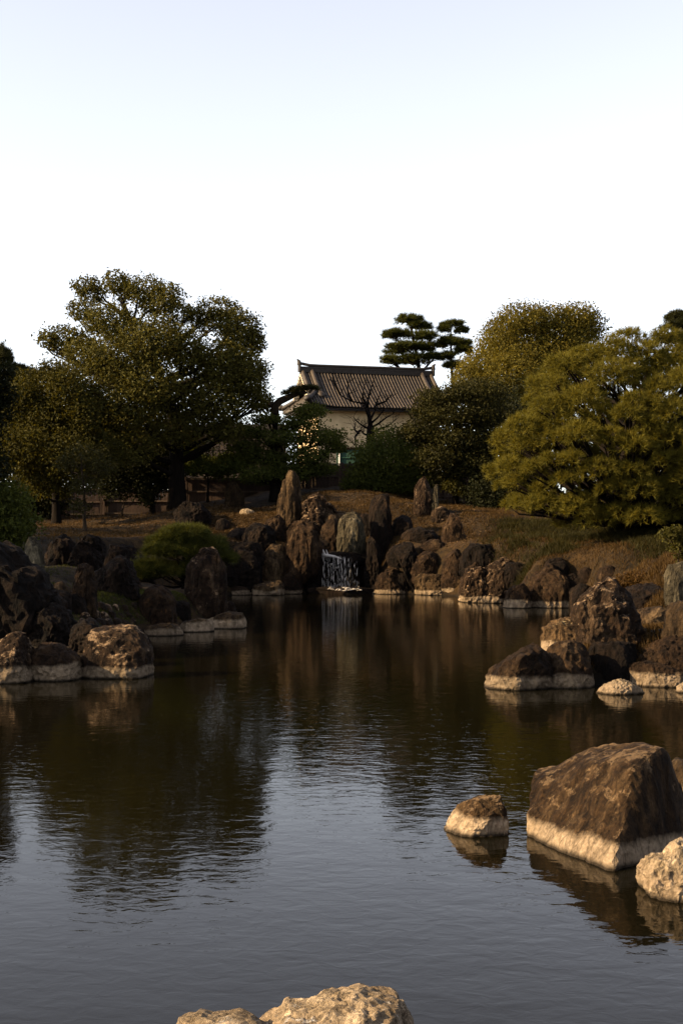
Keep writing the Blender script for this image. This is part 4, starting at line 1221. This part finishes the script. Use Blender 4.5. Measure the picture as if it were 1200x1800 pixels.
tree('edge_tree', 'tall tree at the left edge of the picture showing only its leafy flank', 'tree', 43,
     [(-95, 985), (-95, 850), (-80, 740), (-70, 660)],
     [(-12, 650, 22, 22), (-18, 690, 30, 26), (-60, 640, 50, 40), (-40, 720, 38, 40), (-100, 700, 60, 50), (-60, 780, 50, 40), (-22, 815, 34, 32), (-120, 790, 60, 50), (-130, 640, 60, 50), (-90, 580, 40, 30)],
     'leaf_dark', 30000, 0.15, 0.22, depth=2.0, sprays=600)
tree('leafy_shrub', 'bright green leafy shrub at the left edge above the large black rock', 'shrub', 44,
     [(20, 985), (18, 950), (20, 920)],
     [(15, 880, 40, 28), (-15, 900, 40, 40), (30, 920, 34, 26), (0, 945, 45, 25)], 'leaf_green', 11000, 0.13, 0.07, depth=0.8, sprays=360)
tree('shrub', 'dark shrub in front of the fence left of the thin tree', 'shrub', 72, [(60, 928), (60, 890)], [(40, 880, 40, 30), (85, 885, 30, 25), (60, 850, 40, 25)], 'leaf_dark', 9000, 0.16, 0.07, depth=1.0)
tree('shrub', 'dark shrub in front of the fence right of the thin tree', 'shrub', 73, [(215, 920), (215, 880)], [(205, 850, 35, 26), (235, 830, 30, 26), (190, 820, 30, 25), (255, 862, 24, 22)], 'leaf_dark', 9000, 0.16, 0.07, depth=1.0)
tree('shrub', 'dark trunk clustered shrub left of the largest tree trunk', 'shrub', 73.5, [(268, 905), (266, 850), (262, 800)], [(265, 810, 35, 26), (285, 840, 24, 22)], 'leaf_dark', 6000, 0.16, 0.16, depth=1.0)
tree('shrub', 'green shrub with drooping sprays in front of the fence right of the largest tree', 'shrub', 74, [(365, 890), (366, 850), (362, 800)], [(350, 815, 32, 18), (385, 822, 38, 18), (330, 800, 26, 18), (410, 810, 30, 16)], 'leaf_green', 8000, 0.15, 0.08, depth=1.0, flat=0.5)
# low green dome pine on the left point
tree('dome_pine', 'low green dome shaped pine shrub behind the tall knuckle topped stone', 'shrub', 40,
     [(325, 1042), (322, 1010), (325, 980)],
     [(328, 940, 40, 16), (300, 952, 36, 14), (290, 972, 38, 16), (362, 962, 38, 17), (325, 975, 46, 18), (266, 998, 32, 15), (385, 985, 28, 14), (350, 1000, 34, 15), (300, 1008, 40, 15), (250, 1015, 18, 10)],
     'needle_green', 5200, 0.22, 0.10, 'pine', depth=0.9, width=0.008, per=12, shell=0.85)
# garden pine with the bent top limb in front of the building's left end
tree('layered_pine', 'layered garden pine with a bent bare top limb left of the plaster wall', 'tree', 73,
     [(484, 880), (482, 800), (484, 740), (482, 712)],
     [(548, 724, 30, 14), (525, 745, 40, 13), (470, 738, 30, 10), (440, 760, 28, 12), (560, 768, 42, 16), (500, 775, 45, 14), (430, 790, 34, 14), (590, 785, 20, 12), (540, 800, 45, 16), (470, 805, 42, 16), (410, 815, 30, 14), (505, 830, 45, 16), (450, 835, 40, 15), (560, 825, 28, 12)],
     'leaf_green', 30000, 0.135, 0.26, depth=1.7, sprays=700, flat=0.55, spread=0.28)
lp = bpy.context.scene.objects['layered_pine']
mb = MB()
mb.tube([P3(x, y, 73) - np.array(lp.location) for x, y in ((483, 735), (483, 714), (492, 705), (508, 698), (522, 692), (540, 690))], [0.25, 0.22, 0.2, 0.17, 0.13, 0.06], 8)
mb.tube([P3(x, y, 73) - np.array(lp.location) for x, y in ((483, 716), (475, 710), (466, 704), (455, 698))], [0.17, 0.14, 0.1, 0.05], 7)
obj('top_limb', mb.mesh('top_limb', smooth=True), M['bark_pale'], lp)
rgp = np.random.default_rng(5)
obj('top_tuft', needle_mesh('top_tuft', [P3(525, 686, 73), P3(545, 684, 73), P3(512, 692, 73)], [np.array([.5, .5, .16])] * 3, 420, 0.26, 0.014, rgp, np.array(lp.location), 10), M['needle_dark'], lp)


# bare tree in front of the plaster wall
def bare_tree():
    Y = 76.0
    rg = np.random.default_rng(21)
    base = np.array([wx(652, Y), Y, gz(652, Y)])
    root = thing('bare_tree', 'leafless tree with dark pruned trunk before the plaster wall', 'tree', base)
    P = lambda *q: [P3(x, y, Y) - base for x, y in q]
    mb = MB()
    mb.tube(P((653, 870), (652, 800), (651, 765), (651, 748)), [0.3, 0.27, 0.24, 0.2], 9)
    mb.tube(P((651, 752), (649, 735), (646, 715)), [0.15, 0.12, 0.08], 7)
    obj('trunk', mb.mesh('trunk', smooth=True), M['bark'], root)
    limbs = [((646, 717), (640, 712), (618, 704), (598, 694)), ((598, 694), (590, 680), (585, 668)), ((618, 704), (614, 690), (612, 672)), ((646, 716), (647, 700), (652, 685), (658, 668)),
             ((648, 735), (640, 722), (632, 712)), ((649, 742), (658, 725), (660, 710), (668, 690)), ((651, 745), (664, 735), (672, 722)), ((652, 752), (665, 745), (680, 735), (690, 728)),
             ((652, 755), (640, 750), (630, 742), (622, 735)), ((652, 768), (640, 762), (632, 755)), ((630, 762), (624, 752), (626, 742)), ((653, 760), (668, 752), (678, 750), (690, 742)),
             ((632, 757), (624, 766), (628, 776), (622, 782)), ((646, 717), (636, 700), (640, 680)), ((660, 712), (676, 705), (684, 696))]
    for l_ in limbs:
        pts = np.array(P(*l_)); pts[1:, 1] += rg.normal() * .5
        pts[1:] += rg.normal(size=pts[1:].shape) * .05
        mb = MB(); mb.tube(pts, np.linspace(0.075, 0.025, len(pts)), 5)
        for k in range(7):
            s = pts[rg.integers(1, len(pts))]
            dr = np.array([rg.normal() * .5, rg.normal() * .4, rg.uniform(.3, 1.0)]); ln = rg.uniform(.35, 1.0)
            e = s + dr * ln
            mb.tube([s, (s + e) / 2 + rg.normal(size=3) * .07, e], [0.018, 0.013, 0.006], 3)
            for j in range(2):
                q = (s + e) / 2; e2 = q + np.array([rg.normal() * .5, rg.normal() * .3, rg.uniform(.1, .8)]) * ln * .6
                mb.tube([q, (q + e2) / 2 + rg.normal(size=3) * .04, e2], [0.011, 0.009, 0.005], 3)
        obj('branch', mb.mesh('branch', smooth=True), M['bark'], root)


bare_tree()
tree('round_shrub', 'rounded green shrub tree in front of the plaster wall right of the bare trunk', 'shrub', 74,
     [(672, 868), (672, 830), (675, 790)],
     [(690, 775, 36, 22), (655, 800, 34, 24), (720, 800, 34, 28), (690, 815, 45, 28), (640, 835, 34, 22), (735, 835, 30, 24), (680, 845, 45, 18), (620, 852, 20, 10)],
     'leaf_green', 20000, 0.15, 0.10, depth=1.6, sprays=520)
# far pines over the roof
tree('tiered_pine', 'broad tiered pine rising behind the right end of the tiled roof', 'tree', 112,
     [(745, 800), (742, 700), (735, 640), (722, 575)],
     [(720, 566, 24, 8), (740, 575, 22, 7), (700, 590, 28, 9), (745, 595, 22, 9), (685, 590, 12, 6), (720, 612, 28, 8), (692, 618, 22, 8), (752, 612, 15, 8), (690, 636, 21, 7), (730, 634, 29, 8), (760, 630, 17, 8)],
     'needle_green', 3600, 0.40, 0.30, 'pine', depth=1.8, width=0.020, per=12, base_z=5.0, shell=0.55, up=0.8)
tree('tiered_pine', 'narrow tiered pine right of the broad tiered pine', 'tree', 112,
     [(800, 800), (798, 700), (792, 640), (792, 575)],
     [(795, 570, 21, 5), (780, 580, 12, 5), (812, 582, 12, 5), (790, 600, 19, 6), (776, 608, 10, 5), (808, 605, 21, 7), (785, 628, 15, 6), (815, 618, 17, 8), (798, 645, 19, 8)],
     'needle_green', 2300, 0.40, 0.2, 'pine', depth=1.2, width=0.022, per=10, base_z=5.0, shell=0.6)
# round broadleaf crown on the right
tree('round_tree', 'large round crowned broadleaf tree behind the right trees against the sky', 'tree', 96,
     [(925, 850), (925, 760), (930, 680), (940, 600)],
     [(900, 565, 45, 26), (950, 565, 45, 24), (870, 600, 40, 30), (920, 610, 55, 38), (980, 600, 50, 36), (1010, 560, 40, 24), (1030, 580, 34, 26), (840, 640, 38, 30), (890, 650, 50, 36), (950, 650, 55, 36), (1010, 630, 50, 40), (820, 670, 34, 30), (870, 690, 50, 32), (935, 700, 55, 36), (1000, 690, 55, 36)],
     'leaf_sunlit', 90000, 0.17, 0.4, depth=4.2, sprays=1700, base_z=5.0, spread=0.26, stray=0.07)
tree('layered_tree', 'dark layered tree with several stems right of the tiled roof', 'tree', 72,
     [(800, 892), (802, 830), (806, 770), (810, 720)],
     [(780, 700, 45, 16), (840, 690, 55, 20), (750, 722, 36, 14), (800, 735, 55, 18), (860, 730, 45, 22), (740, 760, 36, 20), (790, 775, 45, 20), (850, 780, 45, 24), (760, 805, 36, 22), (820, 815, 45, 20), (780, 840, 36, 16), (865, 830, 35, 24)],
     'leaf_brown', 46000, 0.15, 0.17, depth=2.4, sprays=800, flat=0.45)
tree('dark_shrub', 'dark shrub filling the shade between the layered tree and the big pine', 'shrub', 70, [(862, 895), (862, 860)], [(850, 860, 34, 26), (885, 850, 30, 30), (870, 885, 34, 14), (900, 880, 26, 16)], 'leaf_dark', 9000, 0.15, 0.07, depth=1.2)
tree('small_shrub', 'small yellow green shrub lit in the gap under the layered tree', 'shrub', 71, [(800, 892), (799, 872)], [(795, 855, 18, 10), (808, 862, 12, 8)], 'leaf_yellow', 2200, 0.13, 0.04, depth=0.4)
tree('low_shrub', 'low shrub along the fence left of the speckled upright stone', 'shrub', 75, [(690, 872), (690, 860)], [(650, 858, 26, 8), (690, 862, 30, 9), (725, 868, 20, 8)], 'leaf_yellow', 3500, 0.13, 0.04, depth=0.5)
# thin poles under the trees
# big pine on the right
tree('big_pine', 'big golden green pine with cloud shaped pads leaning over the right bank', 'tree', 50,
     [(1088, 940), (1085, 880), (1100, 800), (1120, 720), (1140, 650)],
     PINE,
     'needle', 29000, 0.26, 0.34, 'pine', depth=4.2, width=0.0095, per=13, shell=0.82, up=0.25, front=PINE_N, under=-0.45)
tree('far_pine', 'small pine top at the far right above the big golden green pine', 'tree', 90, [(1200, 800), (1200, 700), (1198, 570)], [(1195, 562, 24, 12), (1185, 575, 20, 8), (1215, 575, 30, 14), (1200, 600, 40, 14)], 'needle_dark', 2200, 0.36, 0.2, 'pine', depth=1.0, width=0.02, base_z=5.0)
tree('far_pine', 'dark pine silhouette between the yellowish bushy tree and the left edge', 'tree', 92, [(35, 800), (35, 720), (36, 660)], [(38, 652, 22, 8), (25, 665, 22, 9), (5, 640, 14, 30), (60, 668, 30, 14), (20, 690, 40, 16)], 'needle_dark', 3000, 0.36, 0.2, 'pine', depth=1.0, width=0.02, base_z=5.0)
# background trees behind the fence
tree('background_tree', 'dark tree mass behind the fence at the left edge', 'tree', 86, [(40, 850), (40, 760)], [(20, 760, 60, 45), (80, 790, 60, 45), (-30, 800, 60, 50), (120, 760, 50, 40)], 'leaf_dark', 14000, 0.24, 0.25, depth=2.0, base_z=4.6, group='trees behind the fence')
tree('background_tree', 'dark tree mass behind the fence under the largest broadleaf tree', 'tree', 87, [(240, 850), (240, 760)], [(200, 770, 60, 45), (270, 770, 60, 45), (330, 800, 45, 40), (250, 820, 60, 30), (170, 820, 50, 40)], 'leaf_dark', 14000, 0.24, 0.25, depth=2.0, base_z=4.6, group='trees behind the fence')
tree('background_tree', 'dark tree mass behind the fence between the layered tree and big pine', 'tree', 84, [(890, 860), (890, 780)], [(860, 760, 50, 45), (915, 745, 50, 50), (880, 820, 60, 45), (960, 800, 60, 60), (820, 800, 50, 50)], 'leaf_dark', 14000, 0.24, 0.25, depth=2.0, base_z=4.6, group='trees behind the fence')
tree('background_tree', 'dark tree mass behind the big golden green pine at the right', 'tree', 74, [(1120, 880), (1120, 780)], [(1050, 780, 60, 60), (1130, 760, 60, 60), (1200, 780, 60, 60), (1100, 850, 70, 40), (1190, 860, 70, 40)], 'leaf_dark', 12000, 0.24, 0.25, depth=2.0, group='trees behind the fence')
# leafy shrub by the post stone and rust coloured bush
tree('leafy_shrub', 'small leafy shrub with thin stems behind the grey post stone', 'shrub', 28, [(1190, 1000), (1190, 975), (1185, 950)], [(1175, 940, 20, 10), (1195, 935, 20, 10), (1215, 945, 24, 14), (1190, 958, 18, 10), (1205, 970, 22, 12)], 'leaf_yellow', 2600, 0.075, 0.03, depth=0.3, bark='bark_pale', sprays=150)
tree('dry_bush', 'rounded rust coloured dry bush on the right slope', 'shrub', 34, [(1125, 1045), (1125, 1030)], [(1125, 1022, 40, 14), (1095, 1030, 24, 12), (1155, 1025, 24, 12)], 'leaf_rust', 7000, 0.075, 0.03, depth=0.5, sprays=300, spread=0.25)


# --- trees of the grove outside the left edge that shade the left point
proto = tree('grove_tree', 'broadleaf tree of the grove on the left bank beside the pond', 'tree', 30,
             [(-1300, 900), (-1300, 780), (-1290, 640), (-1300, 450)],
             [(-1300, 380, 130, 90), (-1380, 480, 140, 100), (-1210, 480, 140, 100), (-1300, 560, 180, 110), (-1430, 620, 130, 90), (-1170, 630, 130, 90), (-1300, 700, 160, 80)],
             'leaf_dark', 9000, 0.24, 0.3, depth=2.2, group='grove on the left bank')
for gx_, gy_, s_, rz in ((-18, 20.5, 0.62, 1.9), (-20, 26, 0.85, 3.0), (-21, 33, 1.05, 4.1), (-22, 40, 1.1, 5.3), (-24, 47, 1.2, 0.4), (-26, 55, 1.2, 2.2)):
    r = proto.copy(); COL.objects.link(r)
    r.location = (gx_, gy_, float(ground_z(gx_, gy_)[0])); r.scale = (s_, s_, s_); r.rotation_euler = (0, 0, rz)
    for ch in proto.children:
        c = ch.copy(); COL.objects.link(c); c.parent = r


# ------------------------------------------------------------------ ground cover
def blades(name, mat, n, region, hmin, hmax, seed, wid=0.012, lean=0.35):
    rg = np.random.default_rng(seed)
    P = []
    for (pa, pb, ya, yb, wgt) in region:
        k = int(n * wgt)
        Y = rg.uniform(ya, yb, k); px = rg.uniform(pa, pb, k) + rg.normal(0, 16, k)
        P.append(np.stack([wx(px, Y), Y], -1))
    P = np.vstack(P)
    keep = fbm(np.stack([P[:, 0] * .8, P[:, 1] * .8, P[:, 0] * 0], -1), 3, seed) + rg.normal(0, .25, len(P)) > -0.35
    P = P[keep]
    Z = ground_z(P[:, 0], P[:, 1])
    ok = Z > 0.25
    P, Z = P[ok], Z[ok]
    m = len(P)
    b0 = np.stack([P[:, 0], P[:, 1], Z - 0.01], -1)
    h = rg.uniform(hmin, hmax, m)
    tip = b0 + np.stack([rg.normal(0, lean, m) * h, rg.normal(0, lean, m) * h, h], -1)
    an = rg.uniform(0, np.pi, m)
    s = np.stack([np.cos(an), np.sin(an), 0 * an], -1) * wid
    V = np.stack([b0 - s, b0 + s, tip], 1).reshape(-1, 3)
    o = obj(name, mesh_np(name, V, [np.arange(3 * m).reshape(-1, 3)], False), M[mat])
    tag(o, kind='stuff')
    return o


o = blades('dry_grass', 'grass_dry', 110000, [(540, 900, 60, 74, .42), (900, 1250, 36, 50, .25), (820, 1250, 50, 66, .3), (1060, 1250, 24, 34, .22), (60, 420, 50, 74, .25), (1000, 1250, 22, 27, .14), (380, 560, 59, 70, .2)], 0.06, 0.16, 61, 0.013)
tag(o, 'short dry brown grass over the mound and the right slope', 'grass')
o = blades('green_undergrowth', 'grass_green', 80000, [(875, 1120, 48.5, 62, .8), (1120, 1250, 44, 54, .2)], 0.08, 0.32, 62, 0.016, 0.6)
tag(o, 'tall dark green grass and undergrowth at the foot of the big pine', 'undergrowth')
o = blades('mossy_grass', 'needle_green', 30000, [(150, 330, 31.5, 37, .8), (60, 160, 28, 40, .2)], 0.03, 0.09, 63, 0.01)
tag(o, 'short mossy green grass on top of the left point', 'grass')
# fallen leaves
rg = np.random.default_rng(77)
n = 17000
Y = rg.uniform(57, 72, n); px = np.where(rg.random(n) < .55, rg.uniform(340, 560, n), rg.uniform(60, 860, n))
X = wx(px, Y); Z = ground_z(X, Y)
ok = Z > 0.3
X, Y, Z = X[ok], Y[ok], Z[ok]; n = len(X)
p = np.stack([X, Y, Z + rg.uniform(0.01, 0.05, n)], -1)
nr = rand_dirs(n, rg) * 0.5 + np.array([0, 0, 1.0]); nr /= np.linalg.norm(nr, axis=1, keepdims=True)
u = np.cross(nr, rand_dirs(n, rg)); u /= np.linalg.norm(u, axis=1, keepdims=True); v = np.cross(nr, u)
s = rg.uniform(0.03, 0.08, n)[:, None]
V = np.stack([p - u * s, p + v * s * .6, p + u * s, p - v * s * .6], 1).reshape(-1, 3)
o = obj('fallen_leaves', mesh_np('fallen_leaves', V, [np.arange(4 * n).reshape(-1, 4)], False), M['litter'])
tag(o, 'pale fallen leaves scattered over the slope by the waterfall', 'leaves', kind='stuff')
